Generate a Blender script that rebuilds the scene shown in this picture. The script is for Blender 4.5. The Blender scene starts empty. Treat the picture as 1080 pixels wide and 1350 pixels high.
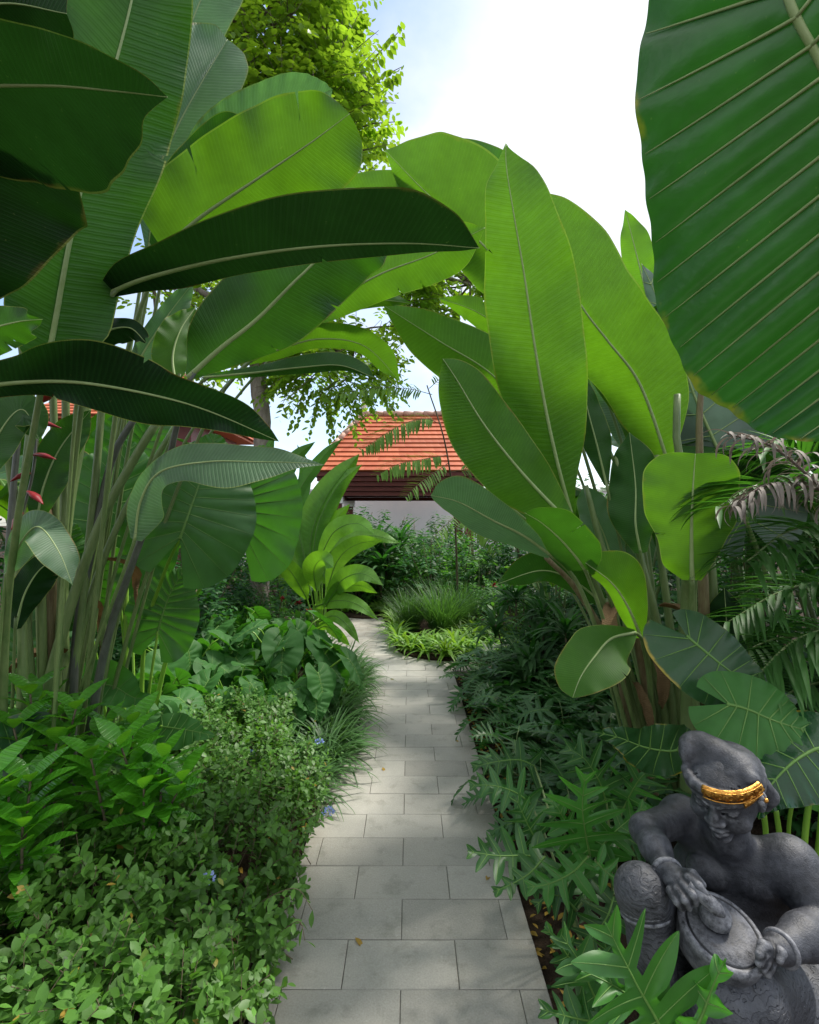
import bpy, math, random
import numpy as np
from mathutils import Vector, Matrix

C = bpy.context.scene
COL = C.collection
R = math.radians
rng = np.random.default_rng(7)

# ------------------------------------------------------------------ camera
F = 656.0                      # focal length in photo pixels (1080 x 1350)
CAMZ = 1.556
PITCH = R(1.3)
cam = bpy.data.cameras.new('camera')
cam.sensor_fit = 'VERTICAL'
cam.sensor_height = 36.0
cam.lens = 36.0 * F / 1350.0
cam.clip_start = 0.02
cam.clip_end = 2000
camo = bpy.data.objects.new('camera', cam)
COL.objects.link(camo)
camo.location = (0, 0, CAMZ)
camo.rotation_euler = (R(90) + PITCH, 0, 0)
C.camera = camo

# ------------------------------------------------------------------ sky, sun, exposure
SUN_EL, SUN_AZ = R(56), R(60)          # azimuth from +Y towards +X
C.view_settings.view_transform = 'Standard'
C.view_settings.look = 'None'
C.view_settings.exposure = 1.25
C.view_settings.gamma = 1.0
world = bpy.data.worlds.new('World')
C.world = world
world.use_nodes = True
wt = world.node_tree
for n in list(wt.nodes):
    wt.nodes.remove(n)
def wn(t, **k):
    n = wt.nodes.new(t)
    for a, b in k.items():
        setattr(n, a, b)
    return n
wo = wn('ShaderNodeOutputWorld'); bg = wn('ShaderNodeBackground')
sky = wn('ShaderNodeTexSky', sky_type='NISHITA')
sky.sun_disc = False
sky.sun_elevation = SUN_EL
sky.sun_rotation = SUN_AZ
sky.air_density = 1.0; sky.dust_density = 1.2; sky.ozone_density = 1.0
tc = wn('ShaderNodeTexCoord'); mp = wn('ShaderNodeMapping')
mp.inputs['Scale'].default_value = (1.0, 1.0, 1.7)
mp.inputs['Location'].default_value = (0.35, 0.1, 0.2)
ns = wn('ShaderNodeTexNoise'); ns.inputs['Scale'].default_value = 2.2; ns.inputs['Detail'].default_value = 7; ns.inputs['Roughness'].default_value = .55
rp = wn('ShaderNodeValToRGB'); rp.color_ramp.elements[0].position = .43; rp.color_ramp.elements[1].position = .74
mx = wn('ShaderNodeMixRGB'); mx.inputs[2].default_value = (4.4, 4.45, 4.4, 1)
cl = wn('ShaderNodeMath', operation='MULTIPLY'); cl.inputs[1].default_value = .8
wt.links.new(tc.outputs['Generated'], mp.inputs['Vector']); wt.links.new(mp.outputs[0], ns.inputs['Vector'])
# a bright cloud bank ahead and to the right, thinner cloud elsewhere
dp = wn('ShaderNodeVectorMath', operation='DOT_PRODUCT'); dp.inputs[1].default_value = tuple(Vector((.42, .74, .55)).normalized())
mr = wn('ShaderNodeMapRange'); mr.inputs[1].default_value = .86; mr.inputs[2].default_value = .985; mr.inputs[4].default_value = .42
ad = wn('ShaderNodeMath', operation='ADD')
wt.links.new(tc.outputs['Generated'], dp.inputs[0]); wt.links.new(dp.outputs['Value'], mr.inputs[0])
wt.links.new(ns.outputs['Fac'], ad.inputs[0]); wt.links.new(mr.outputs[0], ad.inputs[1])
# and an unseen pale cloud deck, added behind the camera to whiten the shade
dp2 = wn('ShaderNodeVectorMath', operation='DOT_PRODUCT'); dp2.inputs[1].default_value = tuple(Vector((-.15, -.75, .65)).normalized())
mr2 = wn('ShaderNodeMapRange'); mr2.inputs[1].default_value = .1; mr2.inputs[2].default_value = .7; mr2.inputs[4].default_value = .34
ad2 = wn('ShaderNodeMath', operation='ADD')
wt.links.new(tc.outputs['Generated'], dp2.inputs[0]); wt.links.new(dp2.outputs['Value'], mr2.inputs[0])
wt.links.new(ad.outputs[0], ad2.inputs[0]); wt.links.new(mr2.outputs[0], ad2.inputs[1])
wt.links.new(ad2.outputs[0], rp.inputs[0]); wt.links.new(rp.outputs[0], cl.inputs[0]); wt.links.new(cl.outputs[0], mx.inputs[0])
wt.links.new(sky.outputs[0], mx.inputs[1]); wt.links.new(mx.outputs[0], bg.inputs[0]); wt.links.new(bg.outputs[0], wo.inputs[0])
bg.inputs[1].default_value = 0.12

sun = bpy.data.lights.new('sun', 'SUN')
sun.energy = 2.3; sun.angle = R(9); sun.color = (1.0, .95, .86)
suno = bpy.data.objects.new('sun', sun); COL.objects.link(suno)
sd = Vector((math.cos(SUN_EL) * math.sin(SUN_AZ), math.cos(SUN_EL) * math.cos(SUN_AZ), math.sin(SUN_EL)))
suno.rotation_euler = (-sd).to_track_quat('-Z', 'Y').to_euler()
suno.location = (0, 0, 30)

C.render.engine = 'CYCLES'
C.cycles.max_bounces = 7; C.cycles.diffuse_bounces = 4; C.cycles.glossy_bounces = 2
C.cycles.transmission_bounces = 4; C.cycles.transparent_max_bounces = 4
C.cycles.use_denoising = True
try:
    C.cycles.denoiser = 'OPENIMAGEDENOISE'
except Exception:
    pass
C.cycles.sample_clamp_indirect = 6.0

# ------------------------------------------------------------------ pixel ray -> world point at distance Y
def at(px, py, Y):
    dx, dz = (px - 540) / F, (675 - py) / F
    c, s = math.cos(PITCH), math.sin(PITCH)
    wy, wz = c - dz * s, s + dz * c
    k = Y / wy
    return np.array([dx * k, Y, CAMZ + wz * k])

# ------------------------------------------------------------------ materials
class NT:
    def __init__(s, m):
        m.use_nodes = True
        s.t = m.node_tree
        for n in list(s.t.nodes):
            s.t.nodes.remove(n)
    def n(s, t, **k):
        nd = s.t.nodes.new(t)
        for a, b in k.items():
            setattr(nd, a, b)
        return nd
    def l(s, a, b):
        s.t.links.new(a, b)
    def val(s, sock, v):
        if hasattr(v, 'is_linked'):
            s.l(v, sock)
        else:
            sock.default_value = v
    def m(s, op, a, b=0.0, c=None, clamp=False):
        nd = s.n('ShaderNodeMath', operation=op); nd.use_clamp = clamp
        s.val(nd.inputs[0], a); s.val(nd.inputs[1], b)
        if c is not None: s.val(nd.inputs[2], c)
        return nd.outputs[0]
    def mix(s, f, a, b, bt='MIX'):
        nd = s.n('ShaderNodeMixRGB', blend_type=bt)
        s.val(nd.inputs[0], f)
        s.val(nd.inputs[1], a if hasattr(a, 'is_linked') else (*a, 1)[:4]); s.val(nd.inputs[2], b if hasattr(b, 'is_linked') else (*b, 1)[:4])
        return nd.outputs[0]
    def scale(s, col, f):
        nd = s.n('ShaderNodeVectorMath', operation='SCALE')
        if hasattr(col, 'is_linked'): s.l(col, nd.inputs[0])
        else: nd.inputs[0].default_value = col[:3]
        s.val(nd.inputs['Scale'], f)
        return nd.outputs[0]
    def noise(s, vec, scale, detail=3, rough=.5):
        nd = s.n('ShaderNodeTexNoise'); nd.inputs['Scale'].default_value = scale
        nd.inputs['Detail'].default_value = detail; nd.inputs['Roughness'].default_value = rough
        if vec is not None: s.l(vec, nd.inputs['Vector'])
        return nd.outputs['Fac']
    def ramp(s, f, a, b):
        nd = s.n('ShaderNodeMapRange'); s.val(nd.inputs[0], f)
        nd.inputs[1].default_value = a; nd.inputs[2].default_value = b
        return nd.outputs[0]

MATS = {}
def leaf_mat(name, col, under=None, trans=(.16, .42, .03), tfac=.35, rough=.38, nvein=0, vstr=.3, bump=.25, spec=.5, vcol=None, margin=None, rvar=.3, spot=(.20, .12, .03)):
    m = bpy.data.materials.new(name); t = NT(m); MATS[name] = m
    under = under or tuple(min(1, c * 1.25 + .01) for c in col)
    vcol = vcol or tuple(min(1, c * 1.6 + .02) for c in col)
    geo = t.n('ShaderNodeNewGeometry'); tx = t.n('ShaderNodeTexCoord'); oi = t.n('ShaderNodeObjectInfo')
    at_ = t.n('ShaderNodeAttribute', attribute_name='tint')
    nz = t.noise(tx.outputs['Object'], 5.0, 4, .6)
    nz2 = t.noise(tx.outputs['Object'], 26.0, 2, .5)
    v = t.m('ADD', t.m('MULTIPLY', t.m('SUBTRACT', nz, .5), .7), t.m('MULTIPLY', t.m('SUBTRACT', oi.outputs['Random'], .5), rvar))
    v = t.m('ADD', v, t.m('MULTIPLY', t.m('SUBTRACT', nz2, .5), .25))
    v = t.m('ADD', t.m('ADD', v, 1.0), at_.outputs['Fac'])
    base = t.mix(geo.outputs['Backfacing'], col, under)
    old = t.ramp(at_.outputs['Fac'], .5, .62)
    base = t.mix(old, base, (.26, .17, .03))
    trans = t.mix(old, trans, (.30, .18, .02))
    v = t.m('MINIMUM', v, 1.5)
    hgt = None
    if nvein or margin:
        uv = t.n('ShaderNodeUVMap'); sp = t.n('ShaderNodeSeparateXYZ'); t.l(uv.outputs[0], sp.inputs[0])
        u = sp.outputs['X']
        jit = t.m('MULTIPLY', t.m('SUBTRACT', nz, .5), .010)
        uu = t.m('ADD', u, jit)
        if nvein:
            s1 = t.m('SINE', t.m('MULTIPLY', uu, 6.2832 * nvein))
            s2 = t.m('SINE', t.m('MULTIPLY', uu, 6.2832 * nvein * 3.0))
            a = t.m('POWER', t.m('MULTIPLY_ADD', s1, .5, .5), 3.0)
            hgt = t.m('ADD', a, t.m('MULTIPLY', s2, .22))
            base = t.mix(t.m('MULTIPLY', a, vstr), base, vcol)
        if margin:
            e = t.m('ABSOLUTE', t.m('MULTIPLY_ADD', sp.outputs['Y'], 2.0, -1.0))
            base = t.mix(t.m('MULTIPLY', t.m('GREATER_THAN', e, .975), .8), base, margin)
            br = t.m('MULTIPLY', t.ramp(t.m('ADD', e, t.m('MULTIPLY', nz2, .10)), .985, 1.03), t.ramp(nz, .50, .60))
            base = t.mix(t.m('MULTIPLY', br, .85), base, spot)
            spk = t.ramp(t.noise(tx.outputs['Object'], 90, 2, .5), .70, .76)
            base = t.mix(t.m('MULTIPLY', t.m('MULTIPLY', spk, t.ramp(nz, .46, .62)), .55), base, (.26, .30, .10))
    colr = t.scale(base, v)
    tr = t.scale(trans, v)
    p = t.n('ShaderNodeBsdfPrincipled')
    t.l(colr, p.inputs['Base Color'])
    t.val(p.inputs['Roughness'], t.m('ADD', t.m('MULTIPLY', t.m('SUBTRACT', nz, .5), .25), t.m('MULTIPLY_ADD', geo.outputs['Backfacing'], .14, rough)))
    p.inputs['Specular IOR Level'].default_value = spec
    tl = t.n('ShaderNodeBsdfTranslucent'); t.l(tr, tl.inputs[0])
    b = t.n('ShaderNodeBump'); b.inputs['Strength'].default_value = bump; b.inputs['Distance'].default_value = .004
    hh = nz2 if hgt is None else t.m('ADD', hgt, t.m('MULTIPLY', nz, 3.0))
    t.l(hh, b.inputs['Height']); t.l(b.outputs[0], p.inputs['Normal'])
    mxs = t.n('ShaderNodeMixShader'); mxs.inputs[0].default_value = tfac
    t.l(p.outputs[0], mxs.inputs[1]); t.l(tl.outputs[0], mxs.inputs[2])
    o = t.n('ShaderNodeOutputMaterial'); t.l(mxs.outputs[0], o.inputs[0])
    return m

def solid_mat(name, c1, c2, scale=8, rough=.6, bump=.3, spec=.4, detail=5, stretch=(1, 1, 1), metal=0, dist=.01):
    m = bpy.data.materials.new(name); t = NT(m); MATS[name] = m
    tx = t.n('ShaderNodeTexCoord'); mp_ = t.n('ShaderNodeMapping'); mp_.inputs['Scale'].default_value = stretch
    t.l(tx.outputs['Object'], mp_.inputs[0])
    nz = t.noise(mp_.outputs[0], scale, detail, .6); nz2 = t.noise(mp_.outputs[0], scale * 5, 4, .6)
    oi = t.n('ShaderNodeObjectInfo')
    f = t.ramp(t.m('ADD', t.m('MULTIPLY', nz, .7), t.m('MULTIPLY', nz2, .3)), .32, .68)
    c = t.mix(f, c1, c2)
    c = t.scale(c, t.m('ADD', 1.0, t.m('MULTIPLY', t.m('SUBTRACT', oi.outputs['Random'], .5), .2)))
    p = t.n('ShaderNodeBsdfPrincipled'); t.l(c, p.inputs['Base Color'])
    p.inputs['Roughness'].default_value = rough; p.inputs['Specular IOR Level'].default_value = spec; p.inputs['Metallic'].default_value = metal
    b = t.n('ShaderNodeBump'); b.inputs['Strength'].default_value = bump; b.inputs['Distance'].default_value = dist
    t.l(t.m('ADD', nz, t.m('MULTIPLY', nz2, .5)), b.inputs['Height']); t.l(b.outputs[0], p.inputs['Normal'])
    o = t.n('ShaderNodeOutputMaterial'); t.l(p.outputs[0], o.inputs[0])
    return m

helisilver = leaf_mat('sky_sheen_heliconia_blade', (.085, .165, .085), (.10, .19, .10), (.14, .36, .08), .34, .28, 66, .5, .4, .55, (.20, .30, .19), (.36, .42, .10))  # pale colour stands in for sky sheen on the blades
PALE = (.36, .42, .10)
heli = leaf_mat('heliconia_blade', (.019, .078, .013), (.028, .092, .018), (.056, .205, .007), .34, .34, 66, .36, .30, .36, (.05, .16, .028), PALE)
helibright = leaf_mat('bright_heliconia_blade', (.032, .112, .012), (.048, .14, .018), (.14, .355, .008), .42, .36, 66, .42, .32, .36, (.085, .23, .03), PALE)  # brighter, more translucent heliconia blade
helidark = leaf_mat('shaded_heliconia_blade', (.007, .028, .008), (.008, .031, .008), (.012, .055, .005), .22, .42, 66, .34, .28, .18, (.022, .085, .02), PALE)  # shade put into the colour: darker, less translucent copy of the heliconia blade
taro = leaf_mat('taro_blade', (.030, .115, .026), (.045, .14, .03), (.09, .34, .015), .33, .30, 0, .3, .3)
taropale = leaf_mat('glaucous_sheen_taro_blade', (.17, .23, .20), (.18, .24, .21), (.05, .15, .05), .2, .36, 0, .3, .3)  # grey blade, lightened further with reflected sky painted into the colour
giant = leaf_mat('giant_taro_blade', (.011, .066, .018), (.022, .08, .022), (.022, .13, .010), .22, .26, 0, .3, .8, .6, None, (.03, .09, .02), .1, (.42, .30, .02))
tarolow = leaf_mat('low_taro_blade', (.034, .135, .026), (.05, .16, .035), (.09, .34, .015), .32, .46, 0, .3, .3, .32)
hedgeleaf = leaf_mat('plumbago_leaf', (.075, .185, .026), (.10, .21, .045), (.17, .42, .025), .32, .5, 0, .3, .2)
gard = leaf_mat('gardenia_leaf', (.065, .24, .016), (.09, .27, .03), (.22, .62, .015), .36, .24, 9, .4, .5, .6)
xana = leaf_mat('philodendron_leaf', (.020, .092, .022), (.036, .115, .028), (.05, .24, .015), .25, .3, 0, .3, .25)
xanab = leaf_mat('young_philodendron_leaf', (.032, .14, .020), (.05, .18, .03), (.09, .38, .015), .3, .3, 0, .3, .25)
spider = leaf_mat('bright_strap_leaf', (.13, .28, .03), (.16, .32, .05), (.34, .62, .04), .35, .4, 0, .3, .2)
grassm = leaf_mat('grass_blade', (.045, .125, .03), (.06, .15, .04), (.12, .3, .03), .3, .4, 0, .3, .2)
shrubd = leaf_mat('dark_shrub_leaf', (.022, .085, .020), (.04, .11, .03), (.06, .26, .02), .28, .52, 0, .3, .2, .3)
shrubm = leaf_mat('mid_shrub_leaf', (.05, .15, .026), (.07, .18, .04), (.16, .45, .03), .33, .52, 0, .3, .2, .3)
cannam = leaf_mat('canna_blade', (.075, .21, .022), (.10, .25, .035), (.24, .55, .02), .4, .36, 30, .35, .4, .5, (.13, .31, .05))
treeleaf = leaf_mat('tree_leaf', (.105, .22, .024), (.13, .25, .03), (.34, .56, .024), .45, .42, 0, .3, .2)
fernm = leaf_mat('feathery_leaf', (.075, .17, .03), (.1, .2, .04), (.24, .44, .04), .35, .6, 0, .3, .2, .25)
palmm = leaf_mat('palm_leaflet', (.034, .12, .022), (.05, .14, .03), (.09, .30, .02), .3, .38, 0, .3, .2, .3)
drym = leaf_mat('dry_palm_leaflet', (.26, .21, .19), (.3, .26, .23), (.24, .19, .16), .2, .6, 0, .3, .3)
veinm = solid_mat('pale_vein', (.26, .36, .13), (.35, .44, .2), 20, .45, .1)
veing = solid_mat('green_vein', (.09, .20, .035), (.13, .26, .055), 20, .42, .1)
stemm = solid_mat('green_stalk', (.1, .17, .05), (.2, .26, .1), 6, .38, .2, .5, 5, (6, 6, 1))
stemb = solid_mat('bright_stalk', (.16, .34, .03), (.22, .4, .05), 6, .35, .2, .5)
stemd = solid_mat('dark_stalk', (.05, .055, .045), (.11, .12, .1), 6, .35, .2, .5, 5, (4, 4, 1))
sheath = solid_mat('dry_sheath', (.11, .06, .03), (.26, .24, .12), 5, .6, .5, .3, 6, (9, 9, 1))
bark = solid_mat('tree_bark', (.14, .11, .09), (.34, .3, .26), 9, .85, .8, .2, 7, (2, 2, .6))
twigm = solid_mat('brown_twig', (.09, .07, .045), (.17, .14, .09), 12, .8, .4, .2)
soil = solid_mat('dark_soil', (.018, .012, .008), (.06, .042, .028), 14, .95, 1.0, .1, 8, (1, 1, 1), 0, .03)
drybrown = leaf_mat('dried_heliconia_leaf', (.17, .105, .05), (.21, .14, .07), (.16, .09, .03), .2, .7, 40, .4, .6, .2, (.1, .06, .03))
redm = solid_mat('red_bract', (.17, .008, .014), (.30, .018, .02), 14, .4, .2)
bluem = solid_mat('pale_blue_petal', (.34, .44, .8), (.45, .55, .88), 20, .6, .1)

# ------------------------------------------------------------------ mesh helpers
def mesh_obj(name, V, faces, mats, parent=None, uv=None, midx=None, tint=None, smooth=True, loc=None):
    """faces: list of int arrays (n,3) or (n,4); midx: list of material indices, one per array."""
    me = bpy.data.meshes.new(name)
    V = np.asarray(V, np.float32)
    me.vertices.add(len(V)); me.vertices.foreach_set('co', V.ravel())
    faces = [np.asarray(f, np.int32) for f in faces]
    idx = np.concatenate([f.ravel() for f in faces])
    tot = np.concatenate([np.full(len(f), f.shape[1], np.int32) for f in faces])
    st = np.concatenate([[0], np.cumsum(tot)[:-1]]).astype(np.int32)
    me.loops.add(len(idx)); me.loops.foreach_set('vertex_index', idx)
    me.polygons.add(len(tot)); me.polygons.foreach_set('loop_start', st)
    if midx is not None:
        me.polygons.foreach_set('material_index', np.concatenate([np.full(len(f), k, np.int32) for f, k in zip(faces, midx)]))
    me.polygons.foreach_set('use_smooth', np.full(len(tot), smooth))
    if uv is not None:
        ul = me.uv_layers.new(name='UVMap')
        ul.data.foreach_set('uv', np.asarray(uv, np.float32)[idx].ravel())
    if tint is not None:
        a = me.attributes.new('tint', 'FLOAT', 'POINT'); a.data.foreach_set('value', np.asarray(tint, np.float32))
    for m in (mats if isinstance(mats, (list, tuple)) else [mats]):
        me.materials.append(m)
    me.update(); me.validate()
    o = bpy.data.objects.new(name, me); COL.objects.link(o)
    if parent is not None: o.parent = parent
    if loc is not None: o.location = loc
    return o

class MB:
    """collects pieces of geometry into one mesh"""
    def __init__(s): s.V = []; s.F = []; s.M = []; s.U = []; s.T = []; s.n = 0
    def add(s, V, F, mi=0, uv=None, tint=0.0):
        V = np.asarray(V, float); F = np.asarray(F, np.int64)
        s.V.append(V); s.F.append(F + s.n); s.M.append(mi); s.n += len(V)
        s.U.append(np.zeros((len(V), 2)) if uv is None else uv)
        s.T.append(np.full(len(V), tint) if np.isscalar(tint) else tint)
    def build(s, name, mats, parent=None, smooth=True, loc=None):
        return mesh_obj(name, np.concatenate(s.V), s.F, mats, parent, np.concatenate(s.U), s.M, np.concatenate(s.T), smooth, loc)

def thing(name, label, cat, loc=(0, 0, 0), group=None):
    o = bpy.data.objects.new(name, None); COL.objects.link(o)
    o.empty_display_size = .1
    o.location = [float(a) for a in loc]
    return tag(o, label, cat, group)
def tag(o, label=None, cat=None, group=None, kind=None):
    if label: o['label'] = label
    if cat: o['category'] = cat
    if group: o['group'] = group
    if kind: o['kind'] = kind
    return o
def copy_tree(o, parent=None):
    c = o.copy(); COL.objects.link(c)
    if parent is not None: c.parent = parent
    for ch in list(o.children):
        copy_tree(ch, c)
    return c
def place(proto, loc, rz=0, sc=1, label=None, group=None, first=set()):
    if proto.name not in first:
        first.add(proto.name); o = proto
    else:
        o = copy_tree(proto)
    o.location = [float(a) for a in loc]; o.rotation_euler = (0, 0, rz); o.scale = (sc, sc, sc)
    if label: o['label'] = label
    if group: o['group'] = group
    return o

def nrm(a):
    a = np.asarray(a, float)
    return a / (np.linalg.norm(a, axis=-1, keepdims=True) + 1e-12)

def crom(P, n):
    """Catmull-Rom through points, resampled to n points evenly by length"""
    P = np.asarray(P, float)
    if len(P) == 2:
        return P[0] + (P[1] - P[0]) * np.linspace(0, 1, n)[:, None]
    Q = np.vstack([2 * P[0] - P[1], P, 2 * P[-1] - P[-2]])
    out = []
    for i in range(len(P) - 1):
        a, b, c, d = Q[i:i + 4]
        t = np.linspace(0, 1, 24, endpoint=False)[:, None]
        out.append(.5 * (2 * b + (c - a) * t + (2 * a - 5 * b + 4 * c - d) * t ** 2 + (-a + 3 * b - 3 * c + d) * t ** 3))
    out.append(P[-1:])
    X = np.vstack(out)
    s = np.concatenate([[0], np.cumsum(np.linalg.norm(np.diff(X, axis=0), axis=1))])
    q = np.linspace(0, s[-1], n)
    return np.stack([np.interp(q, s, X[:, k]) for k in range(X.shape[1])], 1)

def pchip(xs, ys, x):
    xs = np.asarray(xs, float); ys = np.asarray(ys, float); x = np.asarray(x, float)
    if len(xs) == 2: return np.interp(x, xs, ys)
    h = np.diff(xs); d = np.diff(ys) / h
    m = np.zeros(len(xs)); m[0] = d[0]; m[-1] = d[-1]
    for i in range(1, len(xs) - 1):
        m[i] = 0 if d[i - 1] * d[i] <= 0 else 2 * d[i - 1] * d[i] / (d[i - 1] + d[i])
    k = np.clip(np.searchsorted(xs, x) - 1, 0, len(xs) - 2)
    t = np.clip((x - xs[k]) / h[k], 0, 1)
    return ((1 + 2 * t) * (1 - t) ** 2 * ys[k] + t * (1 - t) ** 2 * h[k] * m[k] + t * t * (3 - 2 * t) * ys[k + 1] + t * t * (t - 1) * h[k] * m[k + 1])

def tube(P, r, seg=8, flat=1.0):
    """tapered tube along points P with radii r, capped -> V, quads"""
    P = np.asarray(P, float); n = len(P)
    r = np.broadcast_to(np.asarray(r, float), (n,)) if np.ndim(r) == 0 else np.interp(np.linspace(0, 1, n), np.linspace(0, 1, len(r)), r)
    T = nrm(np.gradient(P, axis=0))
    u = np.cross(T[0], [0, 0, 1.0]) if abs(T[0][2]) < .9 else np.cross(T[0], [1.0, 0, 0])
    u = nrm(u); U = []
    for i in range(n):
        u = nrm(u - T[i] * np.dot(u, T[i])); U.append(u)
    U = np.array(U); W = np.cross(T, U)
    a = np.linspace(0, 2 * np.pi, seg, endpoint=False)
    V = P[:, None] + r[:, None, None] * (np.cos(a)[None, :, None] * U[:, None] + flat * np.sin(a)[None, :, None] * W[:, None])
    V = V.reshape(-1, 3)
    i, j = np.meshgrid(np.arange(n - 1), np.arange(seg), indexing='ij'); i = i.ravel(); j = j.ravel(); k = (j + 1) % seg
    F = np.stack([i * seg + j, i * seg + k, (i + 1) * seg + k, (i + 1) * seg + j], 1)
    V = np.vstack([V, P[0], P[-1]]); b = n * seg
    jj = np.arange(seg); kk = (jj + 1) % seg
    caps = np.concatenate([np.stack([kk, jj, np.full(seg, b), np.full(seg, b)], 1), np.stack([(n - 1) * seg + jj, (n - 1) * seg + kk, np.full(seg, b + 1), np.full(seg, b + 1)], 1)])
    return V, F, caps[:, :3]
def add_tube(mb, P, r, seg=8, mi=0, flat=1.0):
    V, F, c = tube(P, r, seg, flat); n0 = mb.n
    mb.add(V, F, mi); mb.F.append(c + n0); mb.M.append(mi)
def box_v(x0, x1, y0, y1, z0, z1):
    V = np.array([[x, y, z] for z in (z0, z1) for y in (y0, y1) for x in (x0, x1)], float)
    return V, np.array([[0, 2, 3, 1], [4, 5, 7, 6], [0, 1, 5, 4], [2, 6, 7, 3], [0, 4, 6, 2], [1, 3, 7, 5]])

# ------------------------------------------------------------------ leaf blades
class Blade:
    def __init__(s, M, S, N, lenL, lenR, phi, fL, fR, curl=0., wave=0., wn=3, quilt=0., nq=0, seed=0, ruf=0.):
        s.n = len(M); s.q = np.linspace(0, 1, s.n)
        s.M = M; s.T = nrm(np.gradient(M, axis=0)); s.S = S; s.N = N
        s.lL, s.lR, s.phi, s.fL, s.fR = lenL, lenR, phi, fL, fR
        s.curl, s.wave, s.wn, s.quilt, s.nq, s.ruf = curl, wave, wn, quilt, nq, ruf
        s.ph = np.random.default_rng(seed).uniform(0, 6.28, 6)
    def ip(s, A, q):
        A = np.asarray(A)
        return np.interp(q, s.q, A) if A.ndim == 1 else np.stack([np.interp(q, s.q, A[:, k]) for k in range(3)], -1)
    def at(s, q, v, sg, off=0.):
        q = np.asarray(q, float); v = np.asarray(v, float)
        M, T, S, N = s.ip(s.M, q), s.ip(s.T, q), s.ip(s.S, q), s.ip(s.N, q)
        L = s.ip(s.lL if sg > 0 else s.lR, q); f = s.ip(s.fL if sg > 0 else s.fR, q); ph = s.ip(s.phi, q)
        e = lambda x: x[..., None]
        P = M + e(L * v) * (e(np.cos(ph)) * T + e(np.sin(ph)) * (e(np.cos(f) * sg) * S + e(np.sin(f)) * N))
        h = s.curl * L * v * v
        k = 0 if sg > 0 else 3
        h = h + s.wave * v * v * (np.sin(6.283 * s.wn * q + s.ph[k]) + .6 * np.sin(6.283 * s.wn * 2.3 * q + s.ph[k + 1])) * np.minimum(1, L / (np.max(s.lL) * .3 + 1e-9))
        if s.ruf: h = h + s.ruf * v ** 4 * np.sin(6.283 * s.wn * 6.1 * q + s.ph[k + 2])
        if s.quilt: h = h + s.quilt * (np.abs(np.sin(np.pi * s.nq * q)) ** .7 - .5) * np.sin(np.pi * np.clip(v, 0, 1)) ** .6 * np.minimum(1, L / (np.max(s.lL) * .3 + 1e-9))
        return P + e(h + off) * N
    def geom(s, ns, nv, spow=1.0, flip=False, tears=()):
        q = np.linspace(0, 1, ns + 1) ** spow
        rows = []; vv = np.linspace(0, 1, nv + 1)
        Q, W = np.meshgrid(q, vv, indexing='ij')
        Lf = s.at(Q, W, 1); Rt = s.at(Q, W, -1)
        G = np.concatenate([Lf[:, ::-1], Rt[:, 1:]], 1)           # (ns+1, 2nv+1, 3)
        vc = np.concatenate([-vv[::-1], vv[1:]]) * .5 + .5
        UV = np.stack(np.meshgrid(q, vc, indexing='ij'), -1)
        m = 2 * nv + 1
        i, j = np.meshgrid(np.arange(ns), np.arange(m - 1), indexing='ij'); i = i.ravel(); j = j.ravel()
        F = np.stack([i * m + j, (i + 1) * m + j, (i + 1) * m + j + 1, i * m + j + 1], 1)
        if tears:                                                  # slits in the blade, widening to the margin
            kill = np.zeros(len(F), bool); vc_ = np.concatenate([-vv[::-1], vv[1:]])
            for tq, sg, v0 in tears:
                k = int(tq * ns)
                for c in range(m - 1):
                    if min(abs(vc_[c]), abs(vc_[c + 1])) >= v0 - 1e-6 and vc_[c] * -sg + vc_[c + 1] * -sg > 0: kill[k * (m - 1) + c] = True
                for c in range(m):
                    if vc_[c] * -sg > 0 and abs(vc_[c]) >= v0 - 1e-6:
                        w = .5 * (1 - (abs(vc_[c]) - v0) / (1.0001 - v0)) + .12
                        a, b = G[k, c].copy(), G[k + 1, c].copy(); G[k, c] = a + (b - a) * w; G[k + 1, c] = b + (a - b) * w
            F = F[~kill]
        if flip: F = F[:, ::-1]
        return G.reshape(-1, 3), F, UV.reshape(-1, 2)
    def vein(s, q, sg, v1=.97, n=10, off=0.):
        v = np.linspace(0, v1, n)
        return s.at(np.full(n, q), v, sg, off)

HEART = dict(q=[0, .03, .1, .25, .45, .65, .82, .93, 1], l=[.66, .80, .90, .90, .74, .5, .28, .13, 0],
             p=[158, 138, 115, 88, 66, 50, 42, 38, 30])
def heart_len(q): return pchip(HEART['q'], HEART['l'], q)
def heart_phi(q): return np.radians(pchip(HEART['q'], HEART['p'], q))

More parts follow.
